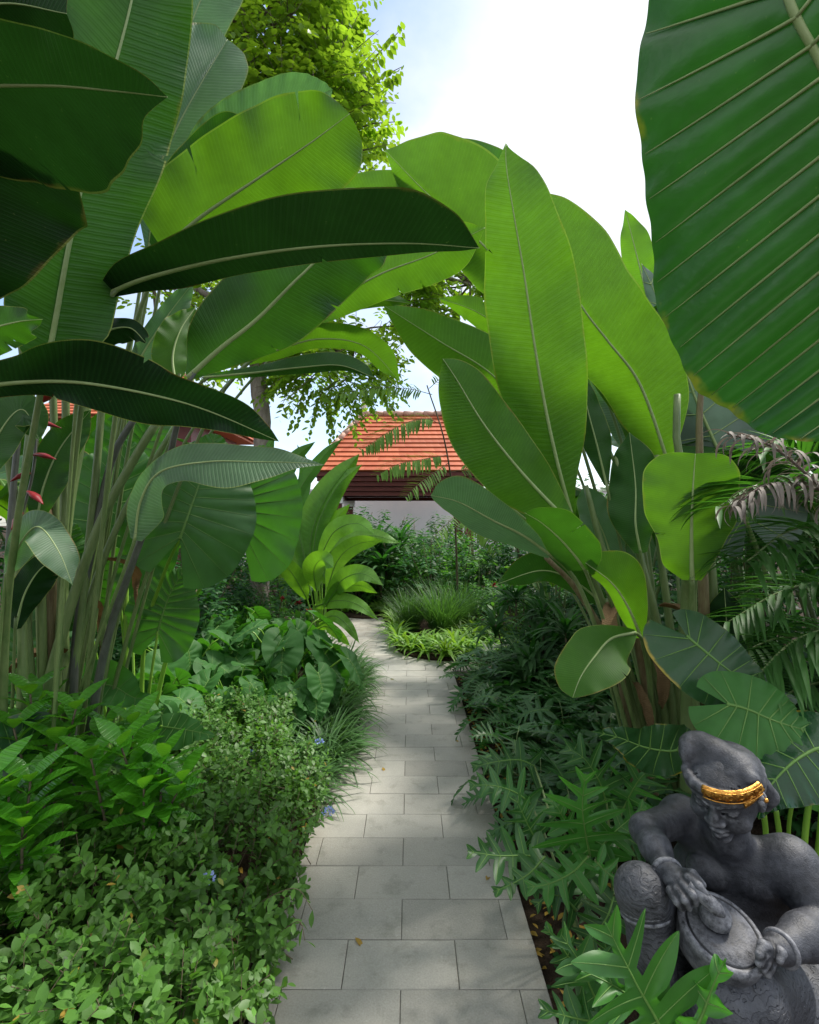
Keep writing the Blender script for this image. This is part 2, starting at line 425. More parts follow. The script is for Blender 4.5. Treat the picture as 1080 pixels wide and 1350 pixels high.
def leaf_px(parent, mids, prof, tilt=(0, 0), mat=heli, pet=None, rad=.009, phi=72, curl=0., wave=.012, wn=2.5, label=None,
            top=True, heart=None, quilt=0., nq=0, ns=56, nv=9, ruf=0., seed=None, veins=None, vmat=veinm, petmat=stemm, prad=None, name='leaf', vr=.0025, lobed=None, hl=None, phi_add=0):
    """A leaf whose midrib runs through world points given as (px, py, distance); prof = (s, left, right) apparent half widths."""
    n = 60 if lobed is None else 200
    seed = seed if seed is not None else int(abs(mids[0][0] * 7 + mids[0][1] * 3)) % 9973
    P = crom([at(*m) for m in mids], n); q = np.linspace(0, 1, n)
    V = nrm(P - np.array([0, 0, CAMZ])); T = nrm(np.gradient(P, axis=0))
    S = nrm(np.cross(T, V)); N = nrm(np.cross(S, T))
    dep = P[:, 1] / F
    tl = np.radians(np.broadcast_to(pchip(np.linspace(0, 1, len(np.atleast_1d(tilt[0]))), np.atleast_1d(tilt[0]), q) if np.ndim(tilt[0]) else tilt[0], (n,)))
    tr = np.radians(np.broadcast_to(pchip(np.linspace(0, 1, len(np.atleast_1d(tilt[1]))), np.atleast_1d(tilt[1]), q) if np.ndim(tilt[1]) else tilt[1], (n,)))
    if lobed is not None:
        ph = np.radians(pchip([0, .1, .4, .8, 1], [150, 112, 72, 48, 25], q))
        env = pchip([0, .05, .2, .45, .7, .9, 1], [.62, .8, 1, .86, .62, .34, .0], q)
        c = np.abs(((q * lobed[2]) % 1.0) - .5) * 2
        l = env * (.13 + .87 * np.clip((.66 - c) / .66, 0, 1) ** .62)
        lL = l * lobed[0] * dep + .003; lR = l * lobed[1] * dep + .003
        lL[-1] = lR[-1] = 0
    elif heart is not None:
        ph = heart_phi(q) + R(phi_add); hv = heart_len(q) if hl is None else pchip(hl[0], hl[1], q); lL = hv * heart[0] * dep; lR = hv * heart[1] * dep
    else:
        prof = np.array(prof, float)
        ph = np.radians(np.linspace(phi + 8, phi - 14, n))
        lL = pchip(prof[:, 0], prof[:, 1], q) * dep / np.sin(ph); lR = pchip(prof[:, 0], prof[:, 2], q) * dep / np.sin(ph)
    lL = lL / np.cos(tl); lR = lR / np.cos(tr)
    b = Blade(P, S, N, lL, lR, ph, tl, tr, curl, wave, wn, -quilt if top else quilt, nq, seed, ruf)
    tears = ()
    if heart is None and lobed is None and mat in (heli, helibright, helidark):
        tg = np.random.default_rng(seed + 3)
        tears = [(tg.uniform(.25, .85), tg.choice([-1, 1]), tg.choice([5, 6, 7, 8]) / 9.0) for _ in range(tg.integers(0, 4))]
    G, Fc, UV = b.geom(ns, nv, 1.5 if heart is not None else 1.0, flip=not top, tears=tears)
    lf = mesh_obj(name, G, [Fc], mat, parent, UV)
    if label: lf['label'] = label
    mb = MB(); rr = np.linspace(1, .12, n) * rad
    add_tube(mb, P, rr, 8)
    mb.build('midrib', vmat, lf)
    if veins:
        mv = MB()
        for k in range(veins):
            qq = (k + (.5 if lobed is not None else .35)) / veins
            if heart is not None: qq = (max(k, .35) / nq if nq else qq ** 1.25)
            if qq > .97: continue
            for sg in (1, -1):
                L = b.ip(b.lL if sg > 0 else b.lR, qq)
                if L < .02: continue
                add_tube(mv, b.vein(qq, sg, .97, 14, -(quilt * .22 + vr * .3) if top else 0), [vr, vr * .8, vr * .25], 6)
        mv.build('side_veins', vmat, lf)
    if pet is not None:
        pp = [at(*m) for m in pet] + [P[0], P[2]]
        r0 = prad or rad * 1.5
        mb = MB(); add_tube(mb, crom(pp, 26), np.linspace(r0, rad, 26), 10)
        mb.build('stalk', petmat, parent)
    return lf, b

def arc(P0, az, el0, bend, L, n=24, twist=0.0):
    """curve that starts at P0 towards azimuth az, elevation el0, and bends down by `bend` radians over its length"""
    t = np.linspace(0, 1, n); el = el0 - bend * t; a = az + twist * t
    d = np.stack([np.cos(el) * np.cos(a), np.cos(el) * np.sin(a), np.sin(el)], 1) * (L / (n - 1))
    P = np.vstack([[0, 0, 0], np.cumsum((d[1:] + d[:-1]) / 2, 0)]) + np.asarray(P0)
    S = np.stack([-np.sin(a), np.cos(a), 0 * a], 1)                   # left of travel
    T = nrm(np.gradient(P, axis=0)); N = nrm(np.cross(T, S))          # up
    return P, S, N

def arc_blade(P0, az, el0, bend, L, W, kind='banana', fold=12, curl=-.1, wave=.01, wn=2.5, seed=0, roll=0., lobes=7, quilt=0., nq=0, twist=0., n=60):
    P, S, N = arc(P0, az, el0, bend, L, n, twist); q = np.linspace(0, 1, n)
    if roll:
        S, N = S * math.cos(roll) + N * math.sin(roll), N * math.cos(roll) - S * math.sin(roll)
    if kind == 'heart':
        ph = heart_phi(q); l = heart_len(q) * W
    elif kind == 'lobed':
        ph = np.radians(pchip([0, .1, .4, .8, 1], [150, 112, 72, 48, 25], q))
        env = pchip([0, .05, .2, .45, .7, .9, 1], [.62, .8, 1, .86, .62, .34, .0], q) * W
        c = np.abs(((q * lobes) % 1.0) - .5) * 2                     # 0 mid lobe .. 1 gap
        l = env * (.13 + .87 * np.clip((.66 - c) / .66, 0, 1) ** .62) + .004
    else:
        ph = np.radians(np.linspace(80, 58, n))
        l = pchip([0, .06, .2, .45, .7, .88, .96, 1], [.05, .3, .8, 1, .86, .5, .25, 0], q) * W
    f = np.full(n, R(fold))
    return Blade(P, S, N, l, l, ph, f, f, curl, wave, wn, quilt, nq, seed)

def strips(base, az, el0, bend, L, W, k=7, fold=.25, tint=None, prof=None, twist=None):
    """N arching strap leaves at once -> V, F, UV, tint"""
    n = len(az); t = np.linspace(0, 1, k + 1)
    el = el0[:, None] - bend[:, None] * t; a = az[:, None] + (0 if twist is None else twist[:, None] * t)
    d = np.stack([np.cos(el) * np.cos(a), np.cos(el) * np.sin(a), np.sin(el)], -1) * (L / k)[:, None, None]
    P = np.concatenate([np.zeros((n, 1, 3)), np.cumsum((d[:, 1:] + d[:, :-1]) / 2, 1)], 1) + base[:, None]
    S = np.stack([-np.sin(a), np.cos(a), 0 * a], -1) + 0 * P; T = nrm(np.gradient(P, axis=1)); N = np.cross(T, S)
    w = (pchip([0, .15, .5, .8, 1], [.5, .9, 1, .6, .02], t) if prof is None else prof(t))[None, :, None] * W[:, None, None] * .5
    V = np.stack([P + S * w + N * w * fold, P, P - S * w + N * w * fold], 2)       # n,k+1,3,3
    V = V.reshape(-1, 3)
    UV = np.broadcast_to(np.stack(np.meshgrid(t, [0, .5, 1], indexing='ij'), -1)[None], (n, k + 1, 3, 2)).reshape(-1, 2)
    i, j = np.meshgrid(np.arange(k), np.arange(2), indexing='ij'); i = i.ravel(); j = j.ravel()
    f = np.stack([i * 3 + j, (i + 1) * 3 + j, (i + 1) * 3 + j + 1, i * 3 + j + 1], 1)
    Fc = (f[None] + (np.arange(n) * (k + 1) * 3)[:, None, None]).reshape(-1, 4)
    tn = np.repeat(np.zeros(n) if tint is None else tint, (k + 1) * 3)
    return V, Fc, UV, tn

def leaf_tpl(asp=.5, rows=4, droop=.18, cup=.15, pt=.8):
    """small oval leaf along +Y, unit length, normal +Z"""
    t = np.linspace(0, 1, rows + 1); w = np.sin(np.pi * t ** pt) * asp * .5; w[0] = .02; w[-1] = .0
    z = -droop * t * t
    V = np.stack([np.stack([-w, t, z + cup * w], -1), np.stack([0 * t, t, z], -1), np.stack([w, t, z + cup * w], -1)], 1).reshape(-1, 3)
    i, j = np.meshgrid(np.arange(rows), np.arange(2), indexing='ij'); i = i.ravel(); j = j.ravel()
    Fc = np.stack([i * 3 + j, i * 3 + j + 1, (i + 1) * 3 + j + 1, (i + 1) * 3 + j], 1)
    UV = np.stack(np.meshgrid(t, [0, .5, 1], indexing='ij'), -1).reshape(-1, 2)
    return V, Fc, UV

def instance(tpl, pos, d, up, size, tint=None):
    """copies of a template: d = growing direction, up ~ normal"""
    V, Fc, UV = tpl; n = len(pos)
    d = nrm(d); x = nrm(np.cross(d, up)); z = np.cross(x, d)
    size = np.broadcast_to(size, (n,))[:, None, None]
    P = (V[None, :, 0:1] * x[:, None] + V[None, :, 1:2] * d[:, None] + V[None, :, 2:3] * z[:, None]) * size + pos[:, None]
    FF = (Fc[None] + (np.arange(n) * len(V))[:, None, None]).reshape(-1, Fc.shape[1])
    U = np.broadcast_to(UV[None], (n, *UV.shape)).reshape(-1, 2)
    tn = np.repeat(np.zeros(n) if tint is None else tint, len(V))
    return P.reshape(-1, 3), FF, U, tn

def rdir(g, n):
    v = g.normal(size=(n, 3)); return nrm(v)

# ================================================================== THE SETTING
# ---- ground
gs = np.linspace(-1, 1, 41)
gx = np.sign(gs) * np.abs(gs) ** 3 * 300
X, Y = np.meshgrid(gx, gx, indexing='ij')
Z = -.035 + 0 * X
i, j = np.meshgrid(np.arange(40), np.arange(40), indexing='ij'); i = i.ravel(); j = j.ravel()
o = mesh_obj('ground', np.stack([X, Y, Z], -1).reshape(-1, 3), [np.stack([i * 41 + j, (i + 1) * 41 + j, (i + 1) * 41 + j + 1, i * 41 + j + 1], 1)], soil)
tag(o, 'dark moist garden soil between the plants', 'ground', kind='structure')

# ---- paving: 0.4 x 0.2 m stone tiles, half bond
def stone_mat():
    m = bpy.data.materials.new('grey_paving_stone'); t = NT(m)
    tx = t.n('ShaderNodeTexCoord'); at_ = t.n('ShaderNodeAttribute', attribute_name='tint')
    ob = tx.outputs['Object']
    big = t.noise(ob, 1.6, 4, .6); mid = t.noise(ob, 9, 5, .65); fine = t.noise(ob, 160, 3, .6); sp = t.noise(ob, 55, 2, .5)
    c = t.mix(t.ramp(big, .3, .7), (.30, .298, .268), (.40, .38, .335))
    c = t.mix(t.m('MULTIPLY', t.ramp(mid, .52, .75), .3), c, (.45, .43, .39))
    c = t.mix(t.m('MULTIPLY', t.ramp(sp, .66, .74), .35), c, (.48, .47, .44))
    c = t.mix(t.m('MULTIPLY', t.ramp(mid, .46, .30), .6), c, (.20, .20, .165))
    # pale scuffs and lichen
    vo = t.n('ShaderNodeTexVoronoi'); vo.inputs['Scale'].default_value = 1.3; t.l(ob, vo.inputs['Vector'])
    sc = t.m('MULTIPLY', t.ramp(vo.outputs['Distance'], .09, .0), t.ramp(sp, .5, .62))
    c = t.mix(t.m('MULTIPLY', sc, .6, clamp=True), c, (.6, .6, .58))
    # brown drift of soil near the edges of the walk
    sx = t.n('ShaderNodeSeparateXYZ'); t.l(ob, sx.inputs[0])
    ed = t.m('MULTIPLY', t.ramp(t.m('ABSOLUTE', t.m('ADD', sx.outputs['X'], .02)), .36, .5), t.ramp(mid, .4, .6))
    c = t.mix(t.m('MULTIPLY', ed, .45), c, (.16, .13, .09))
    c = t.scale(c, t.m('ADD', t.m('ADD', 1.0, at_.outputs['Fac']), t.m('MULTIPLY', t.m('SUBTRACT', fine, .5), .6)))
    p = t.n('ShaderNodeBsdfPrincipled'); t.l(c, p.inputs['Base Color'])
    t.val(p.inputs['Roughness'], t.m('MULTIPLY_ADD', mid, .35, .42)); p.inputs['Specular IOR Level'].default_value = .4
    b = t.n('ShaderNodeBump'); b.inputs['Strength'].default_value = .35; b.inputs['Distance'].default_value = .003
    t.l(t.m('ADD', fine, t.m('MULTIPLY', mid, 1.5)), b.inputs['Height']); t.l(b.outputs[0], p.inputs['Normal'])
    ou = t.n('ShaderNodeOutputMaterial'); t.l(p.outputs[0], ou.inputs[0])
    return m
stone = stone_mat()
grout = solid_mat('dark_grout', (.05, .045, .035), (.1, .09, .075), 30, .95, .5)
mb = MB()
g = np.random.default_rng(11)
TW, TD, G2 = .397, .2, .0011
for r in range(-8, 52):
    y0 = 1.698 - .2 + r * TD; y1 = y0 + TD
    off = -.03 if r % 2 == 0 else .168
    xa, xb = (-.505, .462) if y0 < 5.15 else (-2.6, 3.4)
    k0 = math.floor((xa - off) / TW) - 1
    for k in range(k0, k0 + int((xb - xa) / TW) + 4):
        a, b = max(xa, off + k * TW), min(xb, off + (k + 1) * TW)
        if b - a < .02: continue
        jz = g.normal(0, .0009)
        A = np.array([[a + G2, y0 + G2], [b - G2, y0 + G2], [b - G2, y1 - G2], [a + G2, y1 - G2]])
        ctr = A.mean(0); In = A + np.sign(ctr - A) * .0025
        sk = g.normal(0, .0006, 4)
        V = np.vstack([np.c_[A, np.full(4, -.02)], np.c_[A, np.full(4, jz - .002)], np.c_[In, jz + sk]])
        Fq = [[8, 9, 10, 11]]
        for q in range(4):
            w = (q + 1) % 4
            Fq += [[q, w, 4 + w, 4 + q], [4 + q, 4 + w, 8 + w, 8 + q]]
        mb.add(V, Fq, 0, tint=g.normal(0, .07))
o = mb.build('path', [stone], smooth=False)
tag(o, 'grey stone paved garden path in half bond', 'path', kind='structure')
mb = MB()
V, Fq = box_v(-.505, .462, -.6, 5.15, -.03, -.006); mb.add(V, Fq)
V, Fq = box_v(-2.6, 3.4, 5.15, 12.0, -.03, -.006); mb.add(V, Fq)
tag(mb.build('path_bedding', [grout], smooth=False), 'dark bedding under the paving stones', 'path', kind='structure')

def bed(poly, name, top=.035):
    P = crom(list(poly) + [poly[0]], 90)[:-1]; n = len(P)
    V = np.vstack([np.c_[P, np.full(n, -.03)], np.c_[P, np.full(n, top - .012)], np.c_[P + (P.mean(0) - P) * .012, np.full(n, top)]])
    me = bpy.data.meshes.new(name)
    f = [[k, (k + 1) % n, n + (k + 1) % n, n + k] for k in range(n)] + [[n + k, n + (k + 1) % n, 2 * n + (k + 1) % n, 2 * n + k] for k in range(n)] + [list(range(2 * n, 3 * n))]
    me.from_pydata(V.tolist(), [], f); me.materials.append(soil)
    o = bpy.data.objects.new(name, me); COL.objects.link(o)
    return tag(o, 'raised soil of a planting bed', 'ground', kind='structure')
bed([(-.2, 6.5), (-.12, 6.02), (.08, 5.78), (.4, 5.65), (1.2, 5.6), (3.3, 5.6), (3.4, 9), (1.2, 11.5), (-.3, 11.5), (-.5, 9.0), (-.34, 7.6)], 'planting_bed')
bed([(-.52, 5.02), (-.66, 5.4), (-.98, 5.95), (-1.2, 6.9), (-1.3, 7.7), (-1.6, 8.0), (-2.9, 8.1), (-2.9, 5.0), (-1.6, 4.9)], 'planting_bed')
bed([(-3.2, 8.55), (-1.4, 8.35), (-.6, 8.15), (-.2, 9), (-.4, 11.8), (-3.2, 12)], 'planting_bed')

# ---- pavilion with hipped clay roof
def roof_mat():
    m = bpy.data.materials.new('orange_clay_tile'); t = NT(m)
    uv = t.n('ShaderNodeUVMap'); tx = t.n('ShaderNodeTexCoord'); at_ = t.n('ShaderNodeAttribute', attribute_name='tint')
    sp = t.n('ShaderNodeSeparateXYZ'); t.l(uv.outputs[0], sp.inputs[0])
    nz = t.noise(tx.outputs['Object'], 3.0, 5, .6); n2 = t.noise(tx.outputs['Object'], 30, 3, .5)
    wh = t.n('ShaderNodeTexWhiteNoise', noise_dimensions='2D')
    cb = t.n('ShaderNodeCombineXYZ'); t.l(t.m('FLOOR', t.m('MULTIPLY', sp.outputs['X'], 5.0)), cb.inputs[0]); t.l(t.m('FLOOR', sp.outputs['Y']), cb.inputs[1])
    t.l(cb.outputs[0], wh.inputs['Vector'])
    c = t.mix(wh.outputs['Value'], (.40, .085, .03), (.50, .135, .055))
    c = t.mix(t.m('MULTIPLY', t.ramp(nz, .55, .8), .3), c, (.25, .06, .03))
    c = t.scale(c, t.m('ADD', t.m('MULTIPLY_ADD', n2, .3, .85), at_.outputs['Fac']))
    s = t.m('ABSOLUTE', t.m('SINE', t.m('MULTIPLY', sp.outputs['X'], 3.1416 * 5.0)))
    p = t.n('ShaderNodeBsdfPrincipled'); t.l(c, p.inputs['Base Color']); p.inputs['Roughness'].default_value = .6
    b = t.n('ShaderNodeBump'); b.inputs['Strength'].default_value = .4; b.inputs['Distance'].default_value = .012
    t.l(t.m('POWER', s, .4), b.inputs['Height']); t.l(b.outputs[0], p.inputs['Normal'])
    ou = t.n('ShaderNodeOutputMaterial'); t.l(p.outputs[0], ou.inputs[0])
    return m
tilem = roof_mat()
ridgem = solid_mat('pale_ridge_tile', (.42, .22, .15), (.6, .42, .34), 7, .7, .4)
woodred = solid_mat('dark_red_timber', (.09, .018, .016), (.17, .035, .028), 5, .5, .3, .4, 5, (1, 1, 6))
whitem = solid_mat('white_render', (.74, .75, .76), (.82, .82, .81), 3, .8, .2)
stonecap = solid_mat('pale_carved_stone', (.5, .44, .38), (.66, .6, .52), 9, .8, .6)

def roof_slope(mb, e0, e1, r0, r1, rows, lip=.035):
    """stepped tile courses from eave edge e0-e1 up to ridge edge r0-r1"""
    e0, e1, r0, r1 = map(np.array, (e0, e1, r0, r1))
    n_ = nrm(np.cross(e1 - e0, r0 - e0)); n_ = n_ if n_[2] > 0 else -n_
    gg = np.random.default_rng(int(abs(e0[0] * 100)) + 3)
    for k in range(rows):
        a, b = k / rows, (k + 1) / rows
        A, B = e0 + (r0 - e0) * a, e1 + (r1 - e1) * a; Cc, D = e1 + (r1 - e1) * b, e0 + (r0 - e0) * b
        V = np.array([A + n_ * lip, B + n_ * lip, Cc, D, A - n_ * .01, B - n_ * .01])
        w = np.linalg.norm(e1 - e0)
        off = np.linalg.norm(A - e0 + 0) * .5
        UV = np.array([[off, k + .1], [off + np.linalg.norm(B - A), k + .1], [off + np.linalg.norm(Cc - A), k + .9], [off, k + .9], [off, k + .05], [off + np.linalg.norm(B - A), k + .05]])
        UV[2, 0] = UV[1, 0]; 
        mb.add(V, [[0, 1, 2, 3], [4, 5, 1, 0]], 0, UV, gg.normal(0, .07))

def caps(mb, A, B, r=.085, step=.28):
    A, B = np.array(A, float), np.array(B, float); n = max(2, int(np.linalg.norm(B - A) / step))
    for k in range(n):
        p, q = A + (B - A) * k / n, A + (B - A) * (k + 1.12) / n
        add_tube(mb, np.array([p, q]), [r * 1.12, r * .86], 8)

def pavilion(name, label, cx, yE, yR, zE, zR, hE, hR, beam, group=None):
    t = thing(name, label, 'pavilion', (cx, (yE + yR), 0) if False else (cx, yR, 0), group)
    d = yR - yE
    E = [(-hE, -d, zE), (hE, -d, zE), (hE, d, zE), (-hE, d, zE)]; Rr = [(-hR, 0, zR), (hR, 0, zR)]
    mb = MB()
    roof_slope(mb, E[0], E[1], Rr[0], Rr[1], 13); roof_slope(mb, E[2], E[3], Rr[1], Rr[0], 13)
    roof_slope(mb, E[1], E[2], Rr[1], Rr[1], 15); roof_slope(mb, E[3], E[0], Rr[0], Rr[0], 15)
    rf = mb.build('roof', [tilem], t, smooth=False)
    for a, b in ((E[0], Rr[0]), (E[1], Rr[1]), (E[2], Rr[1]), (E[3], Rr[0]), (Rr[0], Rr[1])):
        m2 = MB(); caps(m2, np.array(a) + (0, 0, .05), np.array(b) + (0, 0, .05)); m2.build('ridge_cap', [ridgem], rf)
    for sx in (-1, 1):
        m2 = MB()
        prof = [(.11, 0), (.13, .1), (.07, .16), (.1, .24), (.05, .34), (.07, .4), (.02, .52)]
        ang = np.linspace(0, 2 * np.pi, 12, endpoint=False)
        add_tube(m2, np.array([[sx * hR, 0, zR + .04 + z] for _, z in prof]), [q for q, _ in prof], 12)
        m2.build('finial', [stonecap], rf)
    # tiered timber eaves
    m2 = MB(); zz = zE - .02; ins = .05
    for k in range(5):
        h = beam / 5
        V, Fq = box_v(-hE + ins, hE - ins, -d + ins, -d + ins + .12, zz - h + .012, zz); m2.add(V, Fq)
        V, Fq = box_v(-hE + ins, hE - ins, d - ins - .12, d - ins, zz - h + .012, zz); m2.add(V, Fq)
        V, Fq = box_v(-hE + ins, -hE + ins + .12, -d + ins + .123, d - ins - .123, zz - h + .012, zz); m2.add(V, Fq)
        V, Fq = box_v(hE - ins - .12, hE - ins, -d + ins + .123, d - ins - .123, zz - h + .012, zz); m2.add(V, Fq)
        zz -= h; ins += .09
    m2.build('eaves_beam', [woodred], t, smooth=False)
    for sx in (-1, 1):
        for sy in (-1, 1):
            m2 = MB(); x, y = sx * (hE - .62), sy * (d - .62)
            V, Fq = box_v(x - .11, x + .11, y - .11, y + .11, .34, zz - .19); m2.add(V, Fq)
            po = m2.build('post', [woodred], t, smooth=False)
            m2 = MB(); V, Fq = box_v(x - .17, x + .17, y - .17, y + .17, 0, .338); m2.add(V, Fq); m2.build('post_base', [whitem], po, smooth=False)
            m2 = MB(); V, Fq = box_v(x - .16, x + .16, y - .16, y + .16, zz - .188, zz - .003); m2.add(V, Fq); m2.build('capital', [whitem], po, smooth=False)
    return t
pavilion('garden_pavilion', 'open pavilion with orange hipped tile roof beyond the path', -.17, 13.0, 15.0, 2.93, 4.82, 2.42, 1.22, .62)
# second building, only the corner of its roof shows beside the tree trunk
def house():
    t = thing('garden_house', 'distant building showing a red roof corner beside the tree trunk', 'house', (-9.7, 19, 0))
    mb = MB(); V, Fq = box_v(-2.4, 2.3, -2.2, 2.2, -.03, 5.1); mb.add(V, Fq); mb.build('wall', [woodred], t, smooth=False)
    mb = MB()
    roof_slope(mb, (-3.1, -2.9, 5.1), (3.0, -2.9, 5.1), (-1.2, 0, 7.2), (1.2, 0, 7.2), 15); roof_slope(mb, (3.0, 2.9, 5.1), (-3.1, 2.9, 5.1), (1.2, 0, 7.2), (-1.2, 0, 7.2), 15)
    roof_slope(mb, (3.0, -2.9, 5.1), (3.0, 2.9, 5.1), (1.2, 0, 7.2), (1.2, 0, 7.2), 15); roof_slope(mb, (-3.1, 2.9, 5.1), (-3.1, -2.9, 5.1), (-1.2, 0, 7.2), (-1.2, 0, 7.2), 15)
    V, Fq = box_v(-3.0, 2.9, -2.8, 2.8, 5.0, 5.09); mb.add(V, Fq)
    mb.build('roof', [tilem], t, smooth=False)
    mb = MB(); caps(mb, (3.0, -2.9, 5.15), (1.2, 0, 7.25)); caps(mb, (-1.2, 0, 7.25), (1.2, 0, 7.25)); mb.build('ridge_cap', [ridgem], t)
    for x in (-1.1, 1.1):
        mb = MB(); V, Fq = box_v(x - .5, x + .5, -2.26, -2.197, 1.2, 2.6); mb.add(V, Fq); mb.build('window', [woodred], t, smooth=False)
house()
mb = MB(); V, Fq = box_v(-9, 9, 18.6, 18.8, -.03, 2.75); mb.add(V, Fq)
V, Fq = box_v(-9.05, 9.05, 18.55, 18.85, 2.753, 2.83); mb.add(V, Fq)
tag(mb.build('garden_wall', [whitem], smooth=False), 'white rendered boundary wall behind the pavilion', 'wall')

# ---- trees
def twig_leaves(g, pos, d, L, nl, size, droop=.5):
    """alternate leaflets along twigs -> arrays for instance()"""
    n = len(pos); t = np.linspace(.12, 1, nl)
    d = nrm(d); side = nrm(np.cross(d, np.array([0, 0, 1.0]) + g.normal(0, .1, (n, 3))))
    P = pos[:, None] + d[:, None] * (t[None, :, None] * L[:, None, None]); P[..., 2] -= droop * (t ** 2)[None] * L[:, None] * .5
    sg = np.where(np.arange(nl) % 2 == 0, 1, -1)[None, :, None]
    ld = side[:, None] * sg + d[:, None] * .45 + g.normal(0, .22, (n, nl, 3)); ld[..., 2] -= .35
    up = np.array([0, 0, 1.0]) + g.normal(0, .35, (n, nl, 3))
    sz = size * g.uniform(.7, 1.2, (n, nl)) * (1 - .3 * (t[None] > .9))
    tn = np.repeat(g.normal(0, .16, n)[:, None], nl, 1) + g.normal(0, .1, (n, nl))
    return P.reshape(-1, 3), ld.reshape(-1, 3), up.reshape(-1, 3), sz.ravel(), tn.ravel()

def tree(name, label, base, trunk, limbs, blobs, ntw, leaf=.085, seed=1, extra=(), mat=treeleaf, trad=(.14, .09), group=None):
    g = np.random.default_rng(seed)
    t = thing(name, label, 'tree', base, group)
    b = np.array(base)
    mb = MB()
    P = crom([np.array(p) - b for p in trunk], 30); P[:, :2] += g.normal(0, .008, (30, 2))
    add_tube(mb, P, np.linspace(trad[0], trad[1], 30), 14)
    for k, lb in enumerate(limbs):
        add_tube(mb, crom([np.array(p) - b for p in lb], 16), [trad[1] * .75, trad[1] * .25], 8)
    mb.build('trunk', [bark], t)
    mb = MB(); ps = []; ds = []
    tot = sum(w for *_, w in blobs)
    tips = np.array([np.array(lb[-1]) for lb in limbs])
    for c, r, w in blobs:
        n = int(ntw * w / tot); v = rdir(g, n); rad = g.uniform(.25, 1, n) ** .55
        p = np.array(c) + v * np.array(r) * rad[:, None]
        # gaps: thin out by a coarse lattice of noise
        keep = (np.sin(p[:, 0] * 3.7 + 1.3) + np.sin(p[:, 1] * 3.1 + .4) + np.sin(p[:, 2] * 3.3 + 2.0) + g.normal(0, .5, n)) > -1.15
        p = p[keep]; v = v[keep]
        dd = v * .8 + rdir(g, len(p)) * .7; dd[:, 2] += .05
        ps.append(p); ds.append(dd)
    ps = np.concatenate(ps); ds = np.concatenate(ds); L = g.uniform(.4, .8, len(ps))
    for k in range(0, len(ps), 3):
        q = tips[np.argmin(np.linalg.norm(tips - ps[k], axis=1))] if len(tips) else np.array(trunk[-1])
        add_tube(mb, np.array([ps[k] - b, ps[k] - b + nrm(ds[k]) * L[k]]), [.008, .003], 4, 1)
    for k in range(0, len(ps), 14):
        q = tips[np.argmin(np.linalg.norm(tips - ps[k], axis=1))]
        add_tube(mb, crom([q - b, (q + ps[k]) / 2 - b + g.normal(0, .1, 3), ps[k] - b], 7), [.02, .008], 5, 1)
    A = [twig_leaves(g, ps, ds, L, 15, leaf)]
    for (p0, p1, nl) in extra:
        p0, p1 = np.array(p0), np.array(p1)
        add_tube(mb, np.array([p0 - b, (p0 + p1) / 2 - b + [0, 0, .05], p1 - b]), [.012, .004], 5, 1)
        A.append(twig_leaves(g, p0[None], (p1 - p0)[None], np.array([np.linalg.norm(p1 - p0)]), int(nl * 1.4), leaf * 1.35, .12))
    for a in A:
        V, Fq, U, tn = instance(leaf_tpl(.56, 3, .12, .12, .85), a[0] - b, a[1], a[2], a[3], a[4])
        mb.add(V, Fq, 0, U, tn)
    mb.build('crown', [mat, twigm], t)
    return t
b0 = at(345, 843, 7.0); b0[2] = -.03
tr_extra = []
for (a, e, nl) in (((462, 120, 6.6), (533, 34, 6.4), 18), ((462, 132, 6.6), (530, 88, 6.4), 18), ((455, 175, 6.6), (530, 160, 6.4), 16), ((452, 95, 6.5), (450, -20, 6.4), 22), ((430, 90, 6.5), (400, -15, 6.4), 22), ((440, 215, 6.6), (515, 190, 6.5), 16)):
    tr_extra.append((at(*a), at(*e), nl))
tree('shade_tree', 'tall slender tree with bright yellow green foliage behind the left leaves', b0,
     [b0, at(341, 700, 7), at(346, 560, 7), at(336, 440, 7), at(345, 330, 7)],
     [[at(345, 340, 7), at(370, 230, 7), at(420, 90, 6.8)], [at(345, 330, 7), at(330, 200, 7), at(320, 40, 6.9)], [at(340, 430, 7), at(400, 380, 7.1), at(470, 350, 7.2)], [at(336, 450, 7), at(290, 400, 7.1), at(200, 350, 7.2)], [at(342, 480, 7), at(420, 455, 7), at(470, 445, 7)], [at(470, 350, 7.2), at(560, 360, 7.4), at(620, 375, 7.6)]],
     [(at(372, 60, 6.9), (1.0, .9, 1.5), 5), (at(410, 190, 6.9), (.85, .8, .9), 3), (at(300, 40, 7), (1.2, 1.0, 1.5), 3.0), (at(440, 490, 7.2), (.75, .5, .3), 1.2), (at(330, 430, 7.2), (1.1, .6, .5), 1.1), (at(600, 365, 7.6), (.5, .4, .3), 1.0), (at(500, 400, 7.4), (.7, .5, .45), 1.7), (at(220, 420, 7.4), (1.0, .6, .7), 1.2)],
     2700, .12, 3, tr_extra)

# ================================================================== THE BIG LEAVES
def ground_at(px, Y):
    p = at(px, 675, Y); p[2] = -.035; return p

# ---- left heliconia clump
LC = thing('heliconia_plant', 'large heliconia clump with dark overhanging leaves filling the upper left', 'plant', ground_at(70, 2.2))
LCo = np.array(LC.location)
def sub(parent, o):
    o.matrix_parent_inverse = Matrix.Translation(-Vector(parent.location)); return o
_n0 = set()
def reparent_all(parent):
    """children were built in world coordinates: keep them there"""
    for ch in parent.children:
        ch.matrix_parent_inverse = Matrix.Translation(-Vector(parent.location))

